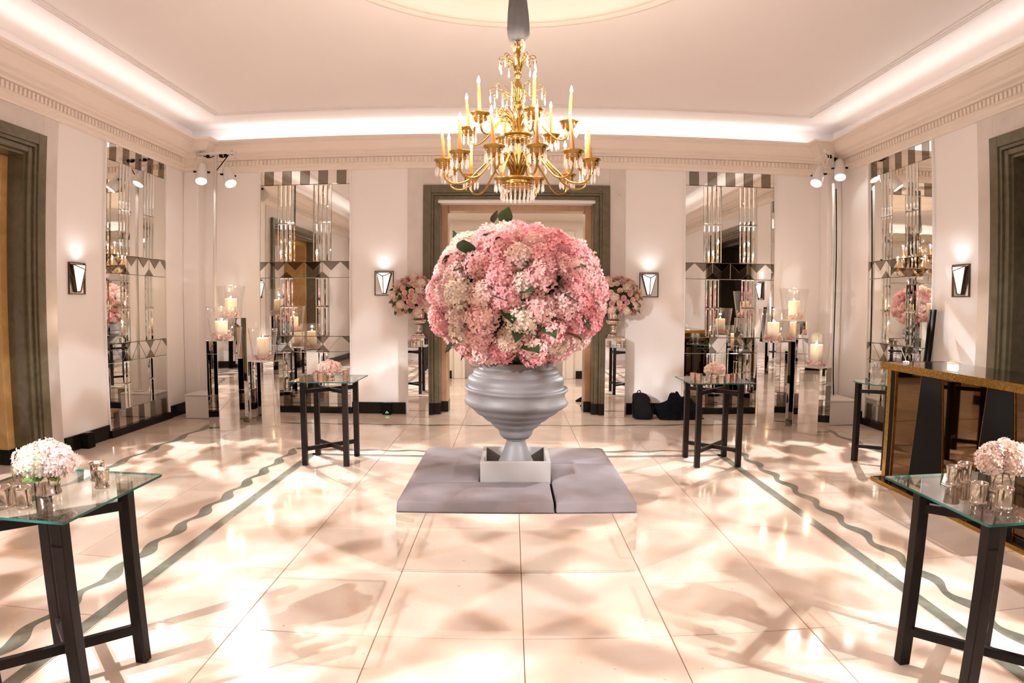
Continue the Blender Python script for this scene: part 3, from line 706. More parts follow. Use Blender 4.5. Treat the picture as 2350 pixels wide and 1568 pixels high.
MB().lathe(uprof[9:], 72, wob=uw).build('bowl', 'urn_paint', r)
MB().lathe(uprof[:10] + [(.05, .26)], 56).build('foot', 'urn_paint', r)

# ------------------------------------------------------------------ flowers
def hydrangea_mesh(seed, n=105, name='hydrangea_head'):
    rnd = random.Random(seed); m = MB(); tips = []
    g = math.pi * (3 - 5 ** .5)
    for i in range(n):
        z = 1 - 2 * (i + .5) / n; rr = math.sqrt(1 - z * z); a = g * i + rnd.uniform(-.15, .15)
        d = Vector((rr * math.cos(a), rr * math.sin(a), z)); d = (d + Vector([rnd.uniform(-.12, .12) for _ in range(3)])).normalized()
        R0 = .79 + rnd.uniform(-.09, .15)
        t = d.cross(Vector((0, 0, 1)) if abs(d.z) < .9 else Vector((1, 0, 0))).normalized(); b = d.cross(t)
        rot = rnd.uniform(0, 6.28); lf = .23 * rnd.uniform(.85, 1.2); c = d * R0
        tl = Vector([rnd.uniform(-.3, .3) for _ in range(3)]); tv = rnd.random()
        for k in range(4):
            aa = rot + k * math.pi / 2 + rnd.uniform(-.12, .12); u = t * math.cos(aa) + b * math.sin(aa); v = d.cross(u)
            up = d + tl * .5; cu = rnd.uniform(.05, .50)
            o = len(m.v)
            pts = [c, c + u * lf * .45 + v * lf * .36 + up * lf * .05, c + u * lf * .92 + v * lf * .34 + up * lf * (.10 + cu), c + u * lf * 1.04 + up * lf * (.02 + cu), c + u * lf * .92 - v * lf * .34 + up * lf * (.10 + cu), c + u * lf * .45 - v * lf * .36 + up * lf * .05]
            m.add(pts, [(0, 1, 2, 3), (0, 3, 4, 5)], 0, True); tips += [tv] * 6
    o0 = len(m.v); m.sphere((0, 0, 0), .69, 14, 9); tips += [0.5] * (len(m.v) - o0)
    me = m.mesh(name, 'hydrangea_petal'); at = me.attributes.new('tint', 'FLOAT', 'POINT'); at.data.foreach_set('value', tips)
    return me
def rose_mesh(seed):
    rnd = random.Random(seed); m = MB(); tips = []
    for ring, (n, r0, r1, h0, h1) in enumerate(((3, .10, .22, -.1, .62), (4, .22, .40, -.25, .60), (5, .38, .66, -.4, .45), (6, .55, .92, -.5, .18), (6, .62, 1.02, -.6, -.15))):
        for k in range(n):
            a0 = 2 * math.pi * k / n + ring * .6 + rnd.uniform(-.1, .1); da = math.pi / n * 1.25; vs = []; tv = rnd.random()
            for j in range(4):
                f = j / 3
                for i in range(5):
                    a = a0 + da * (i - 2) / 2; w_ = 1 - .12 * abs(i - 2) * f
                    rr = r0 * .5 + (r1 - r0 * .5) * f ** .8; z = h0 + (h1 - h0) * f * w_ - (.10 if j == 3 and ring > 1 else 0)
                    vs.append((rr * math.cos(a), rr * math.sin(a), z)); tips.append(tv)
            m.add(vs, [(j * 5 + i, j * 5 + i + 1, j * 5 + i + 6, j * 5 + i + 5) for j in range(3) for i in range(4)], 0, True)
    o0 = len(m.v); m.sphere((0, 0, -.25), .45, 10, 7); tips += [0.5] * (len(m.v) - o0)
    me = m.mesh('rose_bloom', 'hydrangea_petal'); at = me.attributes.new('tint', 'FLOAT', 'POINT'); at.data.foreach_set('value', tips)
    return me
def leaf_mesh(name='leaf', matn='leaf_green'):
    m = MB(); n = 7; vs = []
    for i in range(n):
        f = i / (n - 1); w_ = .36 * math.sin(math.pi * f ** .75) * (1 if i < n - 1 else 0) + .004
        vs += [(f, -w_, .10 * f - .28 * f * f), (f, 0, -.05 + .10 * f - .28 * f * f), (f, w_, .10 * f - .28 * f * f)]
    m.add(vs, [(i * 3 + j, i * 3 + 3 + j, i * 3 + 4 + j, i * 3 + 1 + j) for i in range(n - 1) for j in range(2)], 0, True)
    return m.mesh(name, matn)
HEADS = [hydrangea_mesh(s) for s in range(5)]
ROSES = [rose_mesh(s) for s in range(3)]
LEAF = leaf_mesh(); LEAFL = leaf_mesh('light_leaf', 'leaf_light')
def off_rim(p, rr, rz, mind):
    """push a head centre away from a vessel's rim (circle of radius rr at height rz) so that it rests on it"""
    p = Vector(p); h = math.hypot(p.x, p.y)
    if h < 1e-4: return p
    d = Vector((h - rr, p.z - rz)); L = d.length
    if L >= mind: return p
    d = (d / L if L > 1e-4 else Vector((.7, .7))) * mind
    k = (rr + d.x) / h
    return Vector((p.x * k, p.y * k, rz + d.y))
def put(me, name, parent, loc, nrm, sc, col, rnd, roll=None):
    o = bpy.data.objects.new(name, me); COL.objects.link(o); o.parent = parent; o.location = loc
    q = Vector(nrm).to_track_quat('Z', 'Y'); q = q @ Euler((0, 0, rnd.uniform(0, 6.28) if roll is None else roll)).to_quaternion()
    o.rotation_euler = q.to_euler(); o.scale = (sc, sc, sc * rnd.uniform(.92, 1.0)); o.color = tuple(col) + (1,)
    return o
def put_leaf(me, parent, loc, direction, sc, rnd):
    o = bpy.data.objects.new(me.name.split('.')[0], me); COL.objects.link(o); o.parent = parent; o.location = loc
    o.rotation_euler = (Vector(direction).to_track_quat('X', 'Z') @ Euler((rnd.uniform(-.7, .7), 0, 0)).to_quaternion()).to_euler(); o.scale = (sc, sc, sc)
PINK = [(.88, .34, .39), (.90, .42, .44), (.91, .50, .50), (.92, .58, .56), (.93, .66, .60), (.92, .71, .61), (.91, .76, .63), (.90, .80, .66)]
rnd = random.Random(11)
# the great bouquet: heads as parts
BZ = 1.655
bq = empty('hydrangea_bouquet', (UX, UY, 1.19)); tag(bq, 'huge round bouquet of pink and cream hydrangeas in the ridged grey urn', 'bouquet')
MB().sphere((0, 0, BZ - 1.19), .40, 28, 18, sc=(1, 1, .86)).build('stem_ball', 'leaf_green', bq)
MB().lathe([(.05, -.13), (.17, -.13), (.20, 0.0), (.215, .06), (.22, .14), (.05, .2)], 24).build('stem_bundle', 'leaf_green', bq)
AX, AZ = .525, .425
cand = []; n = 520; g = math.pi * (3 - 5 ** .5)
spots = []
tries = 0
while tries < 9000 and len(spots) < 190:
    tries += 1
    z = rnd.uniform(-1, 1); a = rnd.uniform(0, 6.283); rr = math.sqrt(1 - z * z)
    p = Vector((AX * rr * math.cos(a), AX * rr * math.sin(a), AZ * z))
    if p.z < -.34 and math.hypot(p.x, p.y) < .24: continue
    if z < -.88: continue
    if min([(p - q).length for q in spots] or [9]) < .120: continue
    spots.append(p)
for p in spots:
    nn = Vector((p.x / AX ** 2, p.y / AX ** 2, p.z / AZ ** 2)).normalized()
    q = p * rnd.uniform(.96, 1.05)
    wgt = rnd.random()
    if p.x > .25: ci = rnd.choice((0, 1, 2, 3, 3, 4))
    elif p.x < -.3: ci = rnd.choice((1, 2, 2, 3, 3, 4, 6))
    else: ci = rnd.choice((0, 0, 1, 1, 1, 2, 2, 3, 4, 5, 6))
    hs_ = rnd.uniform(.088, .112)
    put(rnd.choice(HEADS), 'hydrangea_head', bq, off_rim((q.x, q.y, q.z + BZ - 1.19), .254, .022, hs_ * .90), nn, hs_, PINK[ci], rnd)
for k in range(46):
    z = rnd.uniform(-.93, .93); a = rnd.uniform(0, 6.283); rr = math.sqrt(1 - z * z)
    p = Vector((AX * rr * math.cos(a), AX * rr * math.sin(a), AZ * z)); nn = p.normalized()
    d = (nn + Vector([rnd.uniform(-.7, .7) for _ in range(3)]) + Vector((0, 0, -.3))).normalized()
    put_leaf(LEAF, bq, (p.x * .97, p.y * .97, p.z * .97 + BZ - 1.19), d, rnd.uniform(.11, .16), rnd)
for px_, pz_, sc in ((-.40, .33, .15), (-.33, .26, .17), (-.10, .49, .14), (-.17, .50, .10), (-.45, .20, .12), (.02, .02, .14), (-.12, -.02, .14), (.30, -.22, .15), (.05, -.28, .15)):
    yy = -math.sqrt(max(0, 1 - (px_ / .56) ** 2 - (pz_ / .47) ** 2)) * .55
    put_leaf(LEAF, bq, (px_ * .95, yy, pz_ + BZ - 1.19), Vector((px_ * .8 + .25, yy * .5 - .25, pz_ * .8 + .1)).normalized(), sc, rnd)

# small silver urns with rose and hydrangea domes, either side of the doorway
def silver_urn(x, side, lab1, lab2):
    r = empty('silver_urn', (x, 8.79, 1.1352)); tag(r, lab1, 'urn', 'silver urns at the doorway')
    MB().box((-.105, -.095, 0), (.105, .095, .03)).build('base', 'silver', r, bevel=.006)
    MB().lathe([(.02, .03), (.085, .03), (.088, .045), (.06, .06), (.036, .08), (.032, .12), (.040, .16), (.055, .175), (.02, .18)], 24).build('stem', 'silver', r)
    seg = 48
    fl_ = lambda r_, z_, a_: (r_ * (1 + .035 * math.cos(24 * a_)), z_)
    MB().lathe([(.02, .175), (.055, .18), (.088, .20), (.104, .225), (.107, .245), (.100, .255), (.03, .255)], 96, wob=fl_).build('bowl', 'silver', r)
    MB().lathe([(.03, .255), (.072, .255), (.078, .30), (.092, .37), (.098, .38), (.092, .385), (.086, .37), (.072, .30), (.066, .268), (.03, .265)], 96, wob=lambda r_, z_, a_: (r_ * (1 + .03 * math.cos(16 * a_)), z_)).build('neck', 'silver', r)
    rn = random.Random(int(x * 100))
    b = empty('rose_bouquet', (x + side * .04, 8.735, 1.50)); tag(b, lab2, 'bouquet', 'rose and hydrangea domes at the doorway')
    MB().sphere((0, 0, .20), .235, 24, 14, sc=(1, .5, .85)).build('stem_ball', 'leaf_green', b)
    MB().lathe([(.02, -.05), (.055, -.05), (.068, .0), (.076, .02), (.09, .08), (.02, .1)], 18, c=(-side * .04, .055, 0)).build('stem_bundle', 'leaf_green', b)
    sp = []; t_ = 0
    while t_ < 6000 and len(sp) < 120:
        t_ += 1
        z = rn.uniform(-.72, 1); a = rn.uniform(0, 6.283); rr = math.sqrt(1 - z * z); p = Vector((.325 * rr * math.cos(a), .165 * rr * math.sin(a), .29 * z))
        big = rn.random() < .45; rad = .070 if big else .043
        if any((p - q).length < (rad + r2) * .74 for q, r2 in sp): continue
        if p.z + .20 - rad < .03 and math.hypot(p.x + side * .04, p.y - .055) < .10 + rad * .85: continue      # keep clear of the urn neck
        sp.append((p, rad))
        nn = Vector((p.x / .1, p.y / .04, p.z / .085)).normalized()
        if big: put(rn.choice(HEADS), 'hydrangea_head', b, (p.x, p.y, p.z + .20), nn, rad, rn.choice([(.92, .68, .58), (.93, .74, .63), (.92, .64, .57), (.93, .78, .64)]), rn)
        else: put(rn.choice(ROSES), 'rose_bloom', b, (p.x * 1.08, p.y * 1.08, p.z * 1.06 + .20), nn, rad, rn.choice([(.92, .52, .42), (.86, .42, .44), (.93, .64, .50), (.80, .40, .46), (.93, .70, .58)]), rn)
    for k in range(26):
        a = rn.uniform(0, 6.283); z = rn.uniform(-.6, .7); rr = math.sqrt(1 - z * z); p = Vector((.32 * rr * math.cos(a), -.15 * rr * abs(math.sin(a)), .28 * z + .19))
        put_leaf(LEAF, b, p, (math.cos(a) * .6 + rn.uniform(-.4, .4), -abs(math.sin(a)) * .6 - .2, z - .4), rn.uniform(.06, .10), rn)
    return r
silver_urn(-1.325, -1, 'fluted silver urn on the mirrored plinth at the doorway, uplighter side', 'dome of peach roses and hydrangeas in the silver urn at the doorway, uplighter side')
silver_urn(1.455, 1, 'fluted silver urn on the mirrored plinth at the doorway, backpack side', 'dome of peach roses and hydrangeas in the silver urn at the doorway, backpack side')

# ------------------------------------------------------------------ hurricane vases with candles and petals
VG = MB()
_vp = [(.132, .0), (.138, .004), (.150, .10), (.172, .26), (.196, .432), (.193, .434), (.189, .432), (.166, .26), (.144, .10), (.134, .016), (.02, .014)]
vase_mesh = MB().lathe([(.02, .0)] + _vp, 48).mesh('hurricane_vase', 'clear_glass')
candle_meshes = {}
def candle_set(x, y, z, ch, where, seed):
    rn = random.Random(seed)
    v = bpy.data.objects.new('hurricane_vase', vase_mesh); COL.objects.link(v); v.location = (x, y, z + .0005)
    tag(v, 'flared glass hurricane vase on the ' + where, 'vase', 'glass hurricane vases')
    dx, dy = rn.uniform(-.004, .004), rn.uniform(-.004, .004)
    c = empty('pillar_candle', (x + dx, y + dy, z + .016)); tag(c, 'lit ivory pillar candle on the ' + where, 'candle', 'ivory pillar candles')
    rr = .078
    MB().lathe([(.01, 0), (rr, 0), (rr, ch - .008), (rr - .006, ch), (rr - .022, ch - .010), (.012, ch - .018), (.002, ch - .018)], 32).build('wax_body', 'candle_wax', c)
    MB().tube([(0, 0, ch - .02), (.001, 0, ch + .006)], .002, 6).build('wick', 'wick', c)
    MB().lathe([(.001, ch - .002), (.007, ch + .005), (.008, ch + .012), (.005, ch + .024), (.001, ch + .036)], 14).build('flame', 'flame', c)
    li = bpy.data.lights.new('candle_glow', 'POINT'); li.energy = 2.6; li.color = (1, .70, .45); li.shadow_soft_size = .015
    lo = bpy.data.objects.new('candle_glow', li); COL.objects.link(lo); lo.location = (x + dx, y + dy, z + .016 + ch + .075)
    m = MB()
    for k in range(260):
        a = rn.uniform(0, 6.283); r0 = rn.uniform(.088, .122); pz = rn.uniform(.022, .082); s = rn.uniform(.013, .022)
        cpt = Vector((r0 * math.cos(a), r0 * math.sin(a), pz)); d1 = Vector([rn.uniform(-1, 1) for _ in range(3)]).normalized(); d2 = d1.cross(Vector([rn.uniform(-1, 1) for _ in range(3)])).normalized()
        nn = d1.cross(d2) * s * .35; pv = []
        for q in (cpt - d1 * s * .8, cpt - d2 * s * .6 + nn, cpt + d1 * s * .8, cpt + d2 * s * .6 + nn):
            h = math.hypot(q.x, q.y); k_ = min(max(h, .083), .130 + .10 * max(0, q.z - .02)) / h; pv.append((q.x * k_, q.y * k_, max(.0165, q.z)))
        m.add(pv, [(0, 1, 2, 3)], 0, True)
    o = m.build('flower_petals', 'rose_petals', loc=(x, y, z)); o['kind'] = 'stuff'
    tag(o, 'loose pink petals in the vase on the ' + where, 'petals')
OD, BS = ', ochre doorway side', ', bar side'
candle_set(-3.713, 7.607, 1.15, .235, 'mid-height mirrored plinth' + OD, 1)
candle_set(-3.80, 8.07, 1.43, .245, 'tallest mirrored plinth' + OD, 2)
candle_set(-3.285, 7.93, .86, .295, 'lowest mirrored plinth' + OD, 3)
candle_set(3.455, 7.90, 1.14, .245, 'mid-height mirrored plinth' + BS, 4)
candle_set(3.815, 8.06, 1.42, .25, 'tallest mirrored plinth' + BS, 5)
candle_set(3.865, 7.48, .845, .275, 'lowest mirrored plinth' + BS, 6)

# ------------------------------------------------------------------ glass-topped tables
TZ = .845
def glass_table(loc, label, rz=0.0, round_=0.0, group='glass topped tables', hs=.325, lg=.213):
    r = empty('glass_table', (loc[0], loc[1], 0), rz); tag(r, label, 'table', group)
    w_ = .052
    for sx in (-1, 1):
        for sy in (-1, 1):
            lgo = MB().box((sx * lg - w_ / 2, sy * lg - w_ / 2, .001), (sx * lg + w_ / 2, sy * lg + w_ / 2, TZ)).build('leg', 'espresso_wood', r, bevel=.004)
    d = lg - .012
    for z, h, nm in ((.745, .042, 'top_rail'), (.165, .042, 'bottom_stretcher')):
        MB().bar((-d, -d, z), (d, d, z), .032, h).build(nm, 'espresso_wood', r, bevel=.003)
        MB().bar((-d, d, z - .001), (d, -d, z - .001), .032, h - .004).build(nm, 'espresso_wood', r, bevel=.003)
    z0, z1 = TZ + .0005, TZ + .0105
    m = MB()
    if round_:
        n = 64; vs = [(round_ * math.cos(2 * math.pi * k / n), round_ * math.sin(2 * math.pi * k / n), z) for z in (z0, z1) for k in range(n)]
        m.add(vs, [tuple(range(n))[::-1], tuple(range(n, 2 * n))], 0); m.add(vs, [(k, (k + 1) % n, (k + 1) % n + n, k + n) for k in range(n)], 1)
    else:
        c = .012; pts = []
        for sx, sy in ((-1, -1), (1, -1), (1, 1), (-1, 1)):
            for j in range(4):
                a = math.atan2(sy, sx) + R(-45 + 30 * j); pts.append((sx * (hs - c) + c * math.cos(a), sy * (hs - c) + c * math.sin(a)))
        n = len(pts); vs = [(x, y, z) for z in (z0, z1) for x, y in pts]
        m.add(vs, [tuple(range(n))[::-1], tuple(range(n, 2 * n))], 0); m.add(vs, [(k, (k + 1) % n, (k + 1) % n + n, k + n) for k in range(n)], 1)
    m.build('glass_top', ['table_glass', 'glass_edge'], r)
    return r
TT = TZ + .0107
glass_table((-1.878, 2.205), 'glass-topped dark wood table with six julep cups and a white hydrangea bowl', hs=.33)
glass_table((1.995, 2.19), 'glass-topped dark wood table with four julep cups near the bar', hs=.33)
glass_table((-1.848, 6.165), 'glass-topped dark wood table with pink mercury votives, ochre doorway side')
glass_table((2.062, 6.150), 'glass-topped dark wood table with pink mercury votives in front of the backpack and coat')
glass_table((3.86, 5.86), 'round glass table on dark legs holding wine glasses behind the bar end', rz=R(12), round_=.36)

# julep cups
cupm = MB().lathe([(.012, 0), (.0285, 0), (.0295, .004), (.0285, .008), (.0270, .011), (.0275, .014), (.0270, .018), (.0318, .072), (.0330, .073), (.0332, .080), (.0318, .0815), (.0305, .079), (.0255, .014), (.004, .011)], 40).mesh('julep_cup', 'silver')
beadm = None
def cup(x, y, label, lit=False, z=TT, name='julep_cup', group='silver julep cups'):
    r = empty(name, (x, y, z)); tag(r, label, 'cup', group)
    o = bpy.data.objects.new('cup_body', cupm); COL.objects.link(o); o.parent = r
    m = MB()
    for k in range(30):
        a = 2 * math.pi * k / 30; m.sphere((.0292 * math.cos(a), .0292 * math.sin(a), .0042), .0031, 6, 4)
    m.build('beaded_foot', 'silver', r)
    if lit:
        MB().lathe([(.001, .045), (.0275, .045), (.0275, .056), (.001, .054)], 24).build('wax', 'votive_wax', r)
        MB().lathe([(.0005, .054), (.004, .060), (.0005, .074)], 10).build('flame', 'flame', r)
        li = bpy.data.lights.new('cup_candle_glow', 'POINT'); li.energy = .22; li.color = (1, .62, .34); li.shadow_soft_size = .004
        lo = bpy.data.objects.new('cup_candle_glow', li); COL.objects.link(lo); lo.location = (x, y, z + .080)
    return r
cup(-1.684, 2.291, 'lit silver julep cup nearest the glass edge, table with the white hydrangea bowl', True)
cup(-1.775, 2.388, 'lit silver julep cup half hidden behind another lit cup', True)
cup(-1.815, 1.993, 'empty silver julep cup before the white hydrangea, nearer the corner leg')
cup(-1.897, 1.981, 'empty silver julep cup before the white hydrangea, farther from the corner leg')
cup(-2.082, 2.275, 'empty silver julep cup behind the white hydrangea, toward the ochre doorway')
cup(-2.005, 2.345, 'empty silver julep cup tucked close behind the white hydrangea bowl')
cup(1.893, 2.350, 'silver julep cup in the rear pair beside the blush hydrangea, nearer the glass edge')
cup(1.985, 2.395, 'silver julep cup in the rear pair beside the blush hydrangea, standing behind the other')
cup(1.815, 2.098, 'silver julep cup in the front pair before the blush hydrangea, nearer the glass edge')
cup(1.868, 2.020, 'silver julep cup in the front pair before the blush hydrangea, at the glass corner')

# footed silver bowls with hydrangeas
bowlm = MB().lathe([(.02, 0), (.049, 0), (.051, .004), (.048, .008), (.049, .012), (.045, .016), (.047, .05), (.052, .078), (.055, .080), (.054, .083), (.048, .080), (.04, .02), (.004, .018)], 48).mesh('silver_bowl', 'silver')
def table_flowers(x, y, z, lab_b, lab_f, cols, sc, seed, greens=0, matn=None):
    rn = random.Random(seed)
    b = bpy.data.objects.new('silver_bowl', bowlm); COL.objects.link(b); b.location = (x, y, z); b.scale = (1, 1, 1)
    tag(b, lab_b, 'vase', 'footed silver flower bowls')
    f = empty('hydrangea_posy', (x, y, z + .03)); tag(f, lab_f, 'flowers', 'hydrangea posies on the glass tables')
    MB().lathe([(.005, -.01), (.034, -.01), (.042, .03), (.044, .05), (.005, .06)], 18).build('stem_bundle', 'leaf_light', f)
    for k, (dx, dy, dz, s) in enumerate(((0, 0, .115, .068), (-.062, -.010, .095, .060), (.062, .0, .090, .060), (0, -.050, .085, .060), (.0, .055, .085, .058), (-.04, .045, .095, .05), (.045, -.035, .095, .052))):
        put(HEADS[k % 5], 'hydrangea_head', f, off_rim((dx * sc, dy * sc, dz * (.6 + .4 * sc)), .053, .052, s * sc * .84), (dx, dy, .1), s * sc, cols[k % len(cols)], rn)
    for k in range(greens):
        a = rn.uniform(-2.9, -.3); put_leaf(LEAFL, f, (.06 * sc * math.cos(a), .06 * sc * math.sin(a), .055), (math.cos(a), math.sin(a), -.15), rn.uniform(.03, .05), rn)
table_flowers(-1.850, 2.172, TT, 'footed silver bowl under the white hydrangea', 'white hydrangea posy with green flecks in a silver bowl', [(.84, .76, .68), (.82, .74, .62), (.85, .66, .62), (.80, .76, .62)], 1.12, 3, 12)
table_flowers(2.040, 2.225, TT, 'footed silver bowl under the blush hydrangea', 'pale blush hydrangea posy on the table beside the bar', [(.80, .60, .50), (.80, .62, .54), (.78, .56, .50)], 1.12, 4, 0)
table_flowers(-1.793, 5.99, TT, 'footed silver bowl under the pink posy, ochre doorway side', 'pink hydrangea posy on the table by the candle plinths, ochre doorway side', [(.88, .60, .52), (.88, .66, .58), (.86, .56, .48)], .98, 5, 0)
table_flowers(1.995, 5.935, TT, 'footed silver bowl under the pink posy, table by the backpack', 'pink hydrangea posy with a cream edge on the table by the backpack', [(.88, .62, .55), (.86, .70, .52), (.86, .58, .52)], .92, 6, 0)
# mercury glass votives on the far tables
votm = MB().lathe([(.012, 0), (.028, 0), (.029, .004), (.036, .085), (.037, .088), (.034, .088), (.027, .010), (.004, .008)], 12, smooth=False).mesh('votive_glass', 'mercury_glass')
vglow = MB().lathe([(.001, .03), (.027, .03), (.027, .036), (.001, .036)], 12).mesh('wax', 'votive_wax')
def votive(x, y, label):
    r = empty('votive_cup', (x, y, TT)); tag(r, label, 'votive', 'faceted mercury votives')
    for n_, me_ in (('glass_cup', votm), ('wax', vglow)):
        o = bpy.data.objects.new(n_, me_); COL.objects.link(o); o.parent = r
VA = 'pink mercury votive on the ochre doorway side table, '
votive(-1.905, 5.90, VA + 'front pair, farther from its posy'); votive(-1.925, 6.03, VA + 'rearmost of the three grouped'); votive(-1.838, 5.848, VA + 'front pair, nearer its posy')
votive(-1.652, 6.06, VA + 'standing alone beyond the posy')
VB = 'pink mercury votive on the table by the backpack, '
votive(1.800, 5.99, VB + 'rear one of a pair'); votive(1.830, 5.905, VB + 'front one of a pair')
votive(2.118, 5.868, VB + 'next to the posy, bar side'); votive(2.195, 5.915, VB + 'farthest toward the bar')
g_ = empty('glass_votive', (1.888, 5.868, TT)); tag(g_, 'clear glass tealight holder in front of the pink posy by the backpack', 'votive')
MB().lathe([(.01, 0), (.030, 0), (.036, .07), (.0345, .07), (.028, .008), (.004, .006)], 24).build('glass_cup', 'clear_glass', g_)
MB().lathe([(.001, .0075), (.024, .0075), (.024, .02), (.001, .02)], 18).build('tealight', 'porcelain', g_)

# ------------------------------------------------------------------ chandelier
def bez(pts, n=24):
    """smooth curve through points (Catmull-Rom)"""
    P_ = [Vector(p) for p in pts]; P_ = [P_[0] * 2 - P_[1]] + P_ + [P_[-1] * 2 - P_[-2]]; out = []
    segs = len(P_) - 3
    for i in range(segs):
        for k in range(n // segs + 1):
            t = k / (n // segs + 1); a, b, c, d = P_[i:i + 4]
            out.append(.5 * ((2 * b) + (c - a) * t + (2 * a - 5 * b + 4 * c - d) * t * t + (3 * b - a - 3 * c + d) * t ** 3))
    out.append(P_[-2]); return out
def drop(m, c, L, r_):
    x, y, z = c; vs = [(x, y, z)]
    for (rr, zz) in ((r_ * .55, z - L * .12), (r_, z - L * .72)):
        for k in range(6): vs.append((x + rr * math.cos(k * math.pi / 3), y + rr * math.sin(k * math.pi / 3), zz))
    vs.append((x, y, z - L)); fs = [(0, 1 + k, 1 + (k + 1) % 6) for k in range(6)] + [(1 + k, 7 + k, 7 + (k + 1) % 6, 1 + (k + 1) % 6) for k in range(6)] + [(7 + k, 13, 7 + (k + 1) % 6) for k in range(6)]
    m.add(vs, fs)
def bead(m, c, r_):
    x, y, z = c; m.add([(x, y, z + r_), (x + r_, y, z), (x, y + r_, z), (x - r_, y, z), (x, y - r_, z), (x, y, z - r_)], [(0, 1, 2), (0, 2, 3), (0, 3, 4), (0, 4, 1), (5, 2, 1), (5, 3, 2), (5, 4, 3), (5, 1, 4)])
CHX, CHY = .037, 4.2
ch = empty('chandelier', (CHX, CHY, 2.29)); tag(ch, 'brass candle chandelier with crystal drops hanging from a grey fabric sleeve', 'chandelier')
B0 = 2.29
MB().lathe([(.004, 3.41), (.030, 3.405), (.034, 3.392), (.020, 3.375), (.014, 3.36), (.020, 3.348), (.013, 3.338), (.019, 3.326), (.012, 3.316), (.010, 3.30), (.020, 3.275), (.026, 3.25), (.022, 3.225), (.013, 3.20), (.024, 3.188), (.026, 3.172), (.015, 3.158), (.014, 3.142),
            (.024, 3.12), (.030, 3.09), (.028, 3.06), (.018, 3.01), (.016, 2.985), (.030, 2.972), (.034, 2.955), (.024, 2.935), (.014, 2.92), (.020, 2.88), (.026, 2.83), (.034, 2.79), (.030, 2.76), (.016, 2.70), (.024, 2.62), (.030, 2.55), (.04, 2.47), (.03, 2.44), (.004, 2.43)], 24, (0, 0, -B0)).build('stem', 'brass', ch)
# bowls
def bowl_part(name, rt, zt, h, nd, dl):
    b = MB().lathe([(.02, zt), (rt, zt), (rt + .006, zt - .008), (rt - .008, zt - .018), (rt - .014, zt - .02), (rt - .010, zt - h * .55), (rt - .004, zt - h * .62), (rt - .022, zt - h), (.02, zt - h)], 48, (0, 0, -B0)).build(name, 'brass', ch)
    m = MB()
    for k in range(nd):
        a = 2 * math.pi * k / nd; x, y = (rt - .008) * math.cos(a), (rt - .008) * math.sin(a)
        bead(m, (x, y, zt - h * .85 - B0), .0075); bead(m, (x, y, zt - h * .85 - .016 - B0), .006); drop(m, (x, y, zt - h * .85 - .024 - B0), dl, .0085)
    m.build('crystal_drops', 'crystal', b)
bowl_part('middle_bowl', .098, 2.762, .06, 18, .055)
bowl_part('bottom_bowl', .118, 2.458, .065, 22, .078)
# scroll sprays
def spray(name, n, z0, r1, z1, phase, dl, curl=.022, rad=.0028):
    for k in range(n):
        a = 2 * math.pi * k / n + phase; ca, sa = math.cos(a), math.sin(a)
        prof_ = [(.016, z0), (r1 * .30, z0 + (z1 - z0) * .62), (r1 * .68, z1 - .006), (r1 * .92, z1), (r1 + curl * .3, z1 - curl * .8), (r1 - curl * .35, z1 - curl * 1.6), (r1 - curl * .9, z1 - curl * .8)]
        s = MB().tube(bez([(r_ * ca, r_ * sa, z - B0) for r_, z in prof_], 26), rad, 6).build(name, 'brass', ch)
        if dl:
            m = MB(); x, y, z = (r1 + .002) * ca, (r1 + .002) * sa, z1 - curl * 1.2 - B0
            bead(m, (x, y, z - .006), .006); bead(m, (x, y, z - .018), .005); drop(m, (x, y, z - .024), dl, .0075); m.build('crystal_drops', 'crystal', s)
spray('top_scroll', 10, 3.195, .125, 3.305, .2, .055); spray('top_scroll', 8, 3.195, .085, 3.31, .5, .0)
spray('upper_scroll', 10, 2.975, .185, 3.085, .1, .065); spray('upper_scroll', 8, 2.975, .11, 3.055, .4, .055)
spray('middle_scroll', 10, 2.79, .215, 2.905, .25, .05); spray('middle_leaf', 14, 2.78, .13, 2.93, .0, .0, rad=.0042)
spray('lower_leaf', 18, 2.455, .145, 2.605, .1, .0, rad=.005); spray('lower_scroll', 8, 2.47, .20, 2.60, .3, .05)
def candle_arm(a, rr, zb, pts, nd=10):
    ca, sa = math.cos(a), math.sin(a)
    MB().tube(bez([(r_ * ca, r_ * sa, z - B0) for r_, z in pts], 36), .0068, 8).build('arm', 'brass', ch)
    c = (rr * ca, rr * sa, zb - B0)
    bo = MB().lathe([(.006, -.062), (.014, -.055), (.030, -.048), (.046, -.040), (.050, -.020), (.056, -.014), (.058, -.004), (.068, 0), (.069, .004), (.060, .003), (.02, -.004), (.005, -.004)], 28, c).build('bobeche', 'brass', ch)
    m = MB()
    for k in range(nd):
        b_ = 2 * math.pi * k / nd + a; x, y = c[0] + .054 * math.cos(b_), c[1] + .054 * math.sin(b_)
        bead(m, (x, y, c[2] - .024), .0065); bead(m, (x, y, c[2] - .036), .005); drop(m, (x, y, c[2] - .042), .062, .0075)
    m.build('crystal_drops', 'crystal', bo)
    tl = random.uniform(-.02, .02); L = .205
    t = MB().tube([(c[0], c[1], c[2] - .002), (c[0] + tl * .5, c[1], c[2] + L * .5), (c[0] + tl, c[1], c[2] + L)], [.0118, .0108, .0098], 12).build('taper_candle', 'taper_wax', ch)
    MB().lathe([(.003, 0), (.0085, .006), (.011, .016), (.0085, .030), (.003, .046), (.0006, .052)], 12, (c[0] + tl, c[1], c[2] + L)).build('flame', 'flame', t)
    cgo = bpy.data.objects.new('chandelier_glow', cg); COL.objects.link(cgo); cgo.location = (CHX + c[0] + tl, CHY + c[1], B0 + c[2] + L + .08)
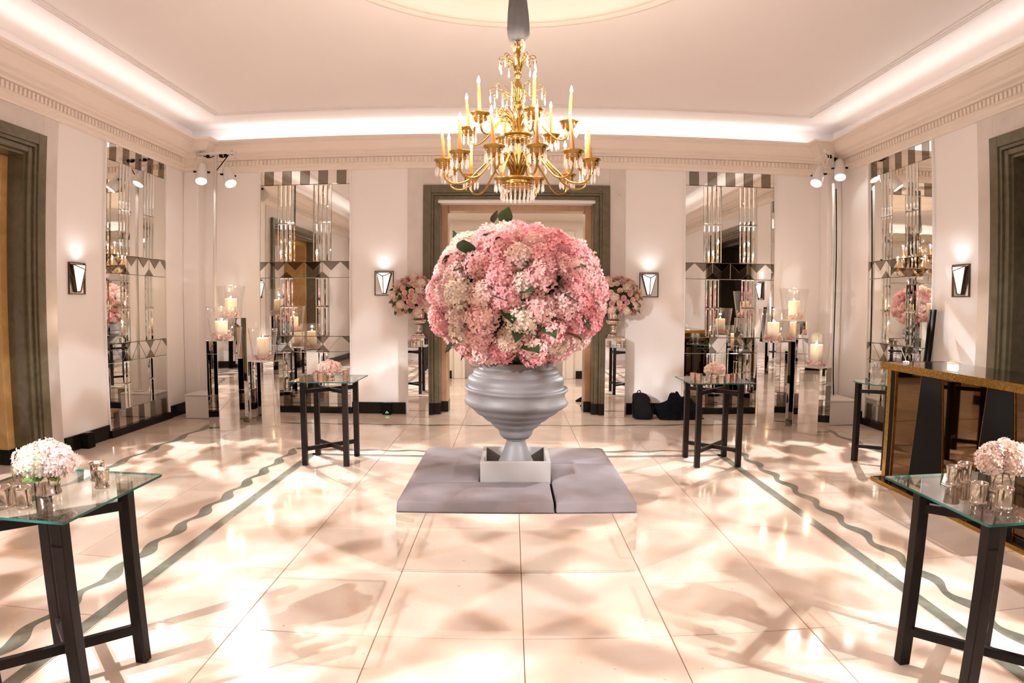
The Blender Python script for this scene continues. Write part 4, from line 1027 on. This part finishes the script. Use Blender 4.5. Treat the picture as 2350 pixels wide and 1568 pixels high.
cg = bpy.data.lights.new('chandelier_glow', 'POINT'); cg.energy = 2.6; cg.color = (1, .86, .72); cg.shadow_soft_size = .02
for k in range(12):
    candle_arm(R(13 + 30 * k), .500, 2.555, [(.03, 2.475), (.085, 2.575), (.16, 2.605), (.25, 2.52), (.34, 2.43), (.42, 2.405), (.485, 2.43), (.50, 2.495)])
for k in range(6):
    candle_arm(R(46 + 60 * k), .352, 2.825, [(.025, 2.775), (.07, 2.855), (.13, 2.86), (.20, 2.775), (.27, 2.715), (.325, 2.715), (.35, 2.765)])
# rosette and fabric sleeve up into the dome
m = MB()
for k in range(14):
    a = 2 * math.pi * k / 14; rz_ = random.uniform(.040, .058); z = 3.405 + random.uniform(-.02, .02) - B0; ca, sa = math.cos(a), math.sin(a); ca2, sa2 = math.cos(a + .4), math.sin(a + .4)
    m.add([(.01 * ca, .01 * sa, z + .02), (rz_ * ca, rz_ * sa, z + .012), (rz_ * 1.1 * ca2, rz_ * 1.1 * sa2, z - .016), (.012 * ca2, .012 * sa2, z - .02)], [(0, 1, 2, 3)], 0, True)
    m.add([(.012 * ca, .012 * sa, z - .03), (rz_ * .7 * ca, rz_ * .7 * sa, z - .038), (rz_ * .75 * ca2, rz_ * .75 * sa2, z - .01), (.012 * ca2, .012 * sa2, z - .0)], [(0, 1, 2, 3)], 0, True)
m.build('fabric_rosette', 'cream_fabric', ch)
sw = lambda r_, z_, a_: (r_ * (1 + .09 * math.sin(a_ * 5 + z_ * 6) + .05 * math.sin(a_ * 9 - z_ * 11)), z_ + .012 * math.sin(a_ * 2) * (1 if r_ > .05 else 0))
MB().lathe([(.02, 3.425), (.045, 3.432), (.068, 3.455), (.077, 3.48), (.076, 3.53), (.068, 3.62), (.058, 3.72), (.050, 3.85), (.046, 4.05), (.046, 4.40), (.05, 4.72), (.02, 4.725)], 40, (0, 0, -B0), wob=sw).build('fabric_sleeve', 'grey_sleeve', ch)

# ------------------------------------------------------------------ lighting stands in the corners
def lighting_stand(px_, py_, zbase, cans, barv, label):
    r = empty('lighting_stand', (px_, py_, zbase)); tag(r, label, 'spotlight', 'corner lighting stands')
    zt = 3.78 - zbase
    MB().lathe([(.005, 0), (.10, 0), (.10, .008), (.03, .012), (.0235, .02), (.0235, zt), (.005, zt)], 20).build('pole', 'lamp_white', r)
    b = Vector(barv)
    MB().tube([-b * .30 + Vector((0, 0, zt)), b * .30 + Vector((0, 0, zt + .0))], .026, 14).build('crossbar', 'lamp_white', r)
    m = MB(); q = [(-.24, .03), (-.10, -.02), (.03, .02), (.10, -.03), (.20, .025)]
    m.tube(bez([(b.x * t, b.y * t, zt - .035 + s_) for t, s_ in q] + [(0.03, -.03, zt - .25)], 24), .007, 6)
    for t in (-.12, .08, .15): m.box((b.x * t - .02, b.y * t - .03, zt - .06), (b.x * t + .02, b.y * t + .01, zt - .02))
    m.build('cable', 'black_matt', r)
    for k, (lens, aim) in enumerate(cans):
        lp = Vector(lens) - Vector((px_, py_, zbase)); d = ((Vector(aim) - Vector(lens)).normalized() + Vector((0, 0, -.75))).normalized(); back = lp - d * .30
        top = Vector((b.x * (-.24 if k == 0 else .24), b.y * (-.24 if k == 0 else .24), zt))
        rot = d.to_track_quat('Z', 'Y').to_matrix().to_4x4()
        m = MB().lathe([(.008, -.02), (.05, -.015), (.068, .02), (.07, .10), (.082, .16), (.085, .29), (.080, .298), (.074, .285), (.070, .275)], 28, cap=False)
        m.v = [tuple(rot @ Vector(v) + back) for v in m.v]; can = m.build('lamp_can', 'lamp_white', r)
        m = MB().lathe([(.001, .268), (.04, .278), (.073, .282), (.073, .274), (.001, .262)], 28); m.v = [tuple(rot @ Vector(v) + back) for v in m.v]; m.build('lens', 'lamp_lens', can)
        side = d.cross(Vector((0, 0, 1))).normalized(); mid = back + d * .12
        m = MB(); m.tube(bez([mid + side * .09, mid + side * .095 + Vector((0, 0, .10)), top + Vector((0, 0, -.06)) + side * .05, top + Vector((0, 0, -.03)), top + Vector((0, 0, -.06)) - side * .05, mid - side * .095 + Vector((0, 0, .10)), mid - side * .09], 30), .005, 6)
        m.build('yoke', 'lamp_white', can)
        for s in (-1, 1): MB().tube([mid + side * s * .07, mid + side * s * .115], .014, 10).build('clamp_knob', 'black_matt', can)
        MB().tube([top + Vector((0, 0, -.03)), top + Vector((0, 0, .03))], .012, 8).build('hook_clamp', 'black_matt', can)
        m = MB(); hl = back + d * .01
        m.tube(bez([hl + Vector((0, 0, .06)), hl - d * .05 + Vector((0, 0, .05)), hl - d * .06 + Vector((0, 0, 0))], 10), .004, 6); m.build('handle', 'lamp_white', can)
    return r
AW = -.004
def back_off(p, t, d=.02): p = Vector(p); t = Vector(t); return tuple(p - (t - p).normalized() * d)
C4 = [[(back_off(SPOTS[i][0], SPOTS[i][1]), SPOTS[i][1]) for i in q] for q in ((0, 1), (2, 3), (4, 5), (6, 7))]
lighting_stand(-4.24, 8.50, .346, C4[0], (1, .02, 0), 'white pole with twin spotlights in the corner beside the ochre doorway wall')
st_r = lighting_stand(4.565, 8.40, .346, C4[1], (.75, .66, 0), 'white pole with twin spotlights in the corner on the bar side')
lighting_stand(-4.24, -.10, .0, C4[2], (1, 0, 0), 'white pole with twin spotlights in the corner at the photographer end, ochre doorway side')
lighting_stand(4.565, -.10, .0, C4[3], (1, 0, 0), 'white pole with twin spotlights in the corner at the photographer end, bar side')
MB().tube(bez([(.037, -.025, 2.95), (.039, -.028, 2.25), (.032, -.028, 1.55), (.025, -.03, .85), (.03, -.035, .35), (.04, -.06, .012)], 40), .008, 8).build('power_cable', 'black_matt', st_r)
def white_box(lo, hi, label):
    cx_, cy_ = (lo[0] + hi[0]) / 2, (lo[1] + hi[1]) / 2
    r = empty('white_box', (cx_, cy_, 0)); tag(r, label, 'box', 'white stand boxes')
    MB().box((lo[0] - cx_, lo[1] - cy_, .004), (hi[0] - cx_, hi[1] - cy_, .318)).build('box_body', 'white_board', r, bevel=.004)
    MB().box((lo[0] - cx_ - .003, lo[1] - cy_ - .003, .322), (hi[0] - cx_ + .003, hi[1] - cy_ + .003, .345)).build('lid', 'white_board', r, bevel=.004)
    MB().box((lo[0] - cx_ + .01, lo[1] - cy_ + .01, .316), (hi[0] - cx_ - .01, hi[1] - cy_ - .01, .324)).build('lid_joint', 'mirror_joint', r)
white_box((-4.63, 8.27, 0), (-4.06, 8.70, 0), 'plain white box carrying the lighting pole, ochre doorway side')
white_box((4.285, 7.92, 0), (4.74, 8.60, 0), 'plain white box carrying the lighting pole, bar side')

# ------------------------------------------------------------------ the bar
bx0, bx1, by0, by1 = 3.47, 4.08, 2.55, 5.27
bar = empty('bar_counter', (3.78, 3.9, 0)); tag(bar, 'gold-edged bar counter with bronze mirror front and black tapered pilasters', 'bar counter')
def bb(name, lo, hi, mats, parent=bar, bevel=0.0):
    return MB().box((lo[0] - 3.78, lo[1] - 3.9, lo[2]), (hi[0] - 3.78, hi[1] - 3.9, hi[2])).build(name, mats, parent, bevel=bevel)
bb('base_slab', (3.385, 2.45, .003), (4.12, 5.31, .030), 'black_lacquer')
bb('base_gold_edge', (3.372, 2.45, .001), (3.385, 5.31, .034), 'gold'); bb('base_gold_edge', (3.372, 5.31, .001), (4.12, 5.323, .034), 'gold')
bb('carcass', (bx0 + .008, by0, .030), (bx1, by1 - .008, 1.045), 'black_lacquer')
ye = [5.262, 4.80, 4.40, 3.99, 3.60, 3.18, 2.80, 2.55]
for a, b in zip(ye[:-1], ye[1:]): bb('bronze_mirror_panel', (bx0, b + .001, .05), (bx0 + .008, a - .001, 1.04), 'mirror_bronze')
bb('end_panel', (bx0 + .01, by1 - .008, .03), (bx1, by1, 1.045), 'mirror_bronze')
bb('corner_post', (bx0 - .012, by1 - .045, .03), (bx0 + .03, by1 + .012, 1.045), 'gold'); bb('corner_strip', (bx0 - .010, by1 - .115, .03), (bx0 + .002, by1 - .045, 1.045), 'black_matt'); bb('gold_fillet', (bx0 - .014, by1 - .121, .03), (bx0 + .002, by1 - .115, 1.045), 'gold')
for yc in (4.653, 3.868, 3.08):
    pil = []
    for off_, mt, nm, wd_ in ((.0, 'black_matt', 'tapered_pilaster', 0.0), (.0, 'gold', 'gold_fillet', .007)):
        a_ = [(yc + .232 + wd_, .031), (yc - .232 - wd_, .031), (yc - .128 - wd_, 1.04), (yc + .128 + wd_, 1.04)]
        x_ = bx0 - (.012 if wd_ == 0 else .009)
        m = MB(); n_ = 4; vs = [(x_ - 3.78, y - 3.9, z) for y, z in a_] + [(bx0 + .001 - 3.78, y - 3.9, z) for y, z in a_]
        m.add(vs, [(3, 2, 1, 0), (4, 5, 6, 7)] + [(i, (i + 1) % 4, (i + 1) % 4 + 4, i + 4) for i in range(4)]); o = m.build(nm, mt, bar); fix_normals(o)
bb('counter_top', (3.462, 2.45, 1.045), (4.14, 5.378, 1.104), 'black_lacquer')
bb('gold_edge', (3.448, 2.45, 1.043), (3.462, 5.392, 1.106), 'gold'); bb('gold_edge', (3.462, 5.378, 1.043), (4.14, 5.392, 1.106), 'gold')
# pot with lid and tongs
r = empty('white_pot', (3.565, 4.525, 1.1045)); tag(r, 'white ceramic pot with a lid lying on the bar top', 'pot')
MB().lathe([(.02, 0), (.045, 0), (.046, .004), (.046, .062), (.043, .064), (.041, .060), (.041, .01), (.004, .008)], 32).build('pot_body', 'porcelain', r)
MB().lathe([(.004, .0645), (.048, .0645), (.050, .069), (.03, .074), (.004, .075)], 28).build('lid', 'cream_fabric', r)
MB().tube(bez([(-.03, .01, .077), (0, -.01, .084), (.03, -.035, .078), (.05, -.052, .072)], 12), .006, 6).build('ribbon', 'cream_fabric', r)
r = empty('drink_stirrer', (3.66, 5.30, 1.1045)); tag(r, 'small clear star-shaped holder with a thin stirrer at the bar end', 'stirrer')
m = MB()
for k in range(6): a = k * math.pi / 3; m.bar((0, 0, .012), (.03 * math.cos(a), .03 * math.sin(a), .006), .012, .012)
m.build('star_holder', 'porcelain', r)
MB().tube([(0, 0, .012), (-.045, .02, .125)], .003, 6).build('stick', 'cream_fabric', r)
# wine glasses on the round table
wg = MB().lathe([(.004, 0), (.034, 0), (.034, .002), (.006, .006), (.0035, .012), (.0035, .085), (.008, .092), (.026, .108), (.036, .132), (.037, .155), (.030, .20), (.0285, .20), (.0355, .155), (.034, .132), (.024, .110), (.002, .098)], 24).mesh('wine_glass', 'stem_glass')
for k, (x, y, lb) in enumerate(((3.615, 5.80, 'outermost, nearest the white box'), (3.665, 5.685, 'front one at the rim'), (3.725, 5.765, 'in the middle of the cluster'), (3.70, 5.88, 'rear one toward the wall mirror'), (3.755, 5.625, 'closest to the bar end'))):
    o = bpy.data.objects.new('wine_glass', wg); COL.objects.link(o); o.location = (x, y, TT); tag(o, 'clear stemmed wine glass on the round glass table, ' + lb, 'glass', 'wine glasses on the round table')
# bundle of black tubes leaning on the mirror
r = empty('black_tubes', (4.70, 6.50, 0)); tag(r, 'bundle of black tubes leaning against the wall mirror behind the bar', 'tubes')
for k, (dx, dy) in enumerate(((0, -.035), (.01, 0), (.0, .035))):
    MB().tube([(dx - .03, dy, .002), (dx + .125, dy + .01, 1.60)], .021, 12).build('tube', 'black_matt', r)

# ------------------------------------------------------------------ floor uplighters
def uplighter(loc, rz, label, disp=True):
    r = empty('uplighter', loc, rz); tag(r, label, 'uplighter', 'battery uplighters by the skirting')
    MB().box((-.062, -.05, .001), (.062, .05, .172)).build('housing', 'black_matt', r, bevel=.006)
    MB().lathe([(.001, .172), (.042, .172), (.045, .178), (.036, .180), (.001, .176)], 20).build('lens_ring', 'black_lacquer', r)
    if disp:
        m = MB(); m.box((-.012, -.052, .028), (.002, -.0495, .036)).box((.014, -.052, .028), (.028, -.0495, .036)); m.build('display', 'led_green', r)
        MB().box((-.006, -.052, .05), (.02, -.0495, .055)).build('display', 'led_red', r)
uplighter((-1.815, 8.895, 0), 0, 'black battery uplighter with green display at the doorway wall skirting')
uplighter((XL + .085, 6.33, 0), R(90), 'black battery uplighter under the sconce by the ochre doorway', False)

# ------------------------------------------------------------------ backpack and coat
bp = empty('backpack', (1.86, 8.62, 0)); tag(bp, 'black backpack standing against the skirting under a sconce', 'backpack')
def blob(name, parent, matn, pts, seed, loc=(0, 0, 0), sub=2, noise=.0, nscale=8.0):
    """soft body: icosphere-like lathe of cross sections (cx,cy,z,rx,ry)"""
    seg = 28; m = MB(); vs = []
    from mathutils import noise as mn
    for (cx_, cy_, z, rx, ry, e) in pts:
        for k in range(seg):
            a = 2 * math.pi * k / seg; c_, s_ = math.cos(a), math.sin(a)
            c2 = math.copysign(abs(c_) ** e, c_); s2 = math.copysign(abs(s_) ** e, s_)
            p = Vector((cx_ + rx * c2, cy_ + ry * s2, z))
            if noise: p += Vector((c2, s2, 0)) * noise * mn.noise(p * nscale + Vector((seed, 0, 0)))
            vs.append(p)
    n_ = len(pts); fs = [(i * seg + k, i * seg + (k + 1) % seg, (i + 1) * seg + (k + 1) % seg, (i + 1) * seg + k) for i in range(n_ - 1) for k in range(seg)]
    fs += [tuple(range(seg))[::-1], tuple((n_ - 1) * seg + k for k in range(seg))]
    m.add(vs, fs, 0, True); return m.build(name, matn, parent, loc)
blob('body', bp, 'black_fabric', [(0, 0, .004, .10, .07, .6), (0, 0, .015, .135, .10, .6), (.0, .01, .10, .142, .11, .6), (-.01, .03, .20, .135, .105, .6), (-.02, .05, .30, .115, .09, .65), (-.03, .06, .345, .09, .07, .7), (-.03, .06, .362, .05, .04, .8)], 1, noise=.02)
blob('front_pocket', bp, 'black_fabric', [(.03, -.09, .02, .08, .04, .6), (.03, -.10, .04, .10, .05, .6), (.025, -.085, .13, .098, .05, .6), (.015, -.06, .19, .08, .04, .7), (.015, -.055, .20, .05, .02, .8)], 2, noise=.015)
MB().tube(bez([(-.07, .06, .355), (-.06, .05, .39), (-.03, .05, .395), (-.02, .055, .355)], 14), .007, 6).build('grab_handle', 'black_fabric', bp)
MB().tube(bez([(-.10, -.02, .33), (-.155, -.05, .24), (-.15, -.06, .14), (-.12, -.05, .05)], 14), .010, 6).build('shoulder_strap', 'black_fabric', bp)
MB().tube(bez([(.09, -.03, .30), (.125, -.08, .2), (.14, -.10, .08)], 14), .005, 6).build('zip', 'black_matt', bp)
MB().box((.095, -.118, .125), (.107, -.112, .140)).build('tag', 'porcelain', bp)
# coat heap
bm = bmesh.new(); bmesh.ops.create_icosphere(bm, subdivisions=5, radius=1)
from mathutils import noise as mn
for v in bm.verts:
    p = v.co.copy(); n1 = mn.noise(Vector((p.x * 1.4 + 3, p.y * 1.4, p.z * 1.4))); n2 = abs(mn.noise(Vector((p.x * 3.2, p.y * 2.5 + 7, p.z * 3.2)))); n3 = abs(mn.noise(Vector((p.x * 8 + 2, p.y * 6, p.z * 8))))
    f = 1.08 + .42 * n1 - .55 * n2 - .18 * n3
    hgt = .26 + .12 * math.exp(-((p.x + .25) / .25) ** 2)
    v.co = Vector((p.x * .36 * f, p.y * .16 * f, max(0.001, (p.z + .12) * hgt * f if p.z > -.12 else .001 + .004 * (n1 + 1))))
for f in bm.faces: f.smooth = True
me = bpy.data.meshes.new('coat'); bm.to_mesh(me); bm.free(); me.materials.append(MATS['navy_fabric'])
ct = bpy.data.objects.new('coat', me); COL.objects.link(ct); ct.location = (2.39, 8.62, 0); tag(ct, 'dark navy coat dropped in a heap on the floor beside the backpack', 'coat')

# ------------------------------------------------------------------ person behind the door jamb
pr = empty('person', (1.305, 9.93, 0)); tag(pr, 'person in black clothes and boots half hidden behind the doorway jamb', 'person')
def skin_obj(name, verts, edges, radii, matn, parent, sub=2, root=0):
    me_ = bpy.data.meshes.new(name); me_.from_pydata(verts, edges, []); o_ = bpy.data.objects.new(name, me_); COL.objects.link(o_); o_.parent = parent
    sk = o_.modifiers.new('skin', 'SKIN'); sk.use_smooth_shade = True
    sv = me_.skin_vertices[0].data if me_.skin_vertices else None
    if sv is None:
        bm_ = bmesh.new(); bm_.from_mesh(me_); bm_.verts.layers.skin.verify(); bm_.to_mesh(me_); bm_.free(); sv = me_.skin_vertices[0].data
    for i_, r_ in enumerate(radii): sv[i_].radius = (r_, r_) if not isinstance(r_, tuple) else r_
    for i_ in range(len(radii)): sv[i_].use_root = (i_ == root)
    ss = o_.modifiers.new('sub', 'SUBSURF'); ss.levels = sub; ss.render_levels = sub
    me_.materials.append(MATS[matn]); return o_
# faces -x; legs apart along y
V_ = [(0, 0, .96), (0, 0, 1.15), (0, 0, 1.38), (0, 0, 1.50), (-.02, 0, 1.58), (-.02, 0, 1.70),
      (0, -.10, .90), (-.03, -.17, .50), (.0, -.24, .11), (-.06, -.24, .05), (-.16, -.24, .04),
      (0, .10, .90), (-.04, .18, .50), (-.02, .26, .11), (-.08, .26, .05), (-.18, .26, .04),
      (0, -.19, 1.42), (.02, -.24, 1.14), (-.08, -.24, .92), (0, .19, 1.42), (.02, .24, 1.14), (-.08, .24, .92)]
E_ = [(0, 1), (1, 2), (2, 3), (3, 4), (4, 5), (0, 6), (6, 7), (7, 8), (8, 9), (9, 10), (0, 11), (11, 12), (12, 13), (13, 14), (14, 15), (2, 16), (16, 17), (17, 18), (2, 19), (19, 20), (20, 21)]
RD = [(.13, .16), (.12, .145), (.13, .17), (.07, .08), (.055, .055), (.03, .03), .095, .068, .050, .045, .032, .095, .068, .050, .045, .032, .062, .046, .032, .062, .046, .032]
skin_obj('body', V_, E_, RD, 'black_fabric', pr)
hd = MB().sphere((-.03, 0, 1.70), .105, 20, 14, sc=(.95, .78, 1.18)); hd.build('head', 'skin', pr)
MB().sphere((-.01, 0, 1.735), .112, 20, 12, sc=(.95, .82, 1.05)).build('hair', 'hair', pr)
MB().sphere((-.135, 0, 1.69), .018, 10, 8, sc=(1.2, .7, 1.3)).build('nose', 'skin', pr)
for s in (-1, 1):
    MB().sphere((-.115, s * .035, 1.715), .011, 10, 6).build('eye', 'black_matt', pr)
    MB().sphere((-.08, s * .24, .89), .030, 12, 8, sc=(.7, .45, 1.1)).build('palm', 'skin', pr)
    for k in range(4): MB().tube([(-.088 + .0, s * .24 + (k - 1.5) * .009, .87), (-.10, s * .24 + (k - 1.5) * .010, .83), (-.095, s * .24 + (k - 1.5) * .010, .795 + .006 * abs(k - 1.5))], [.0085, .008, .006], 8).build('finger', 'skin', pr)
    MB().tube([(-.10, s * .235, .885), (-.122, s * .232, .86), (-.124, s * .232, .835)], [.010, .009, .007], 8).build('thumb', 'skin', pr)
    by = -.24 if s < 0 else .26; bxo = 0 if s < 0 else -.02
    blob('boot', pr, 'black_fabric', [(bxo - .08, by, .0015, .135, .042, .75), (bxo - .08, by, .02, .138, .044, .75), (bxo - .06, by, .05, .115, .044, .8), (bxo - .02, by, .09, .07, .046, .9), (bxo, by, .13, .055, .048, 1), (bxo, by, .20, .058, .052, 1)], 3)
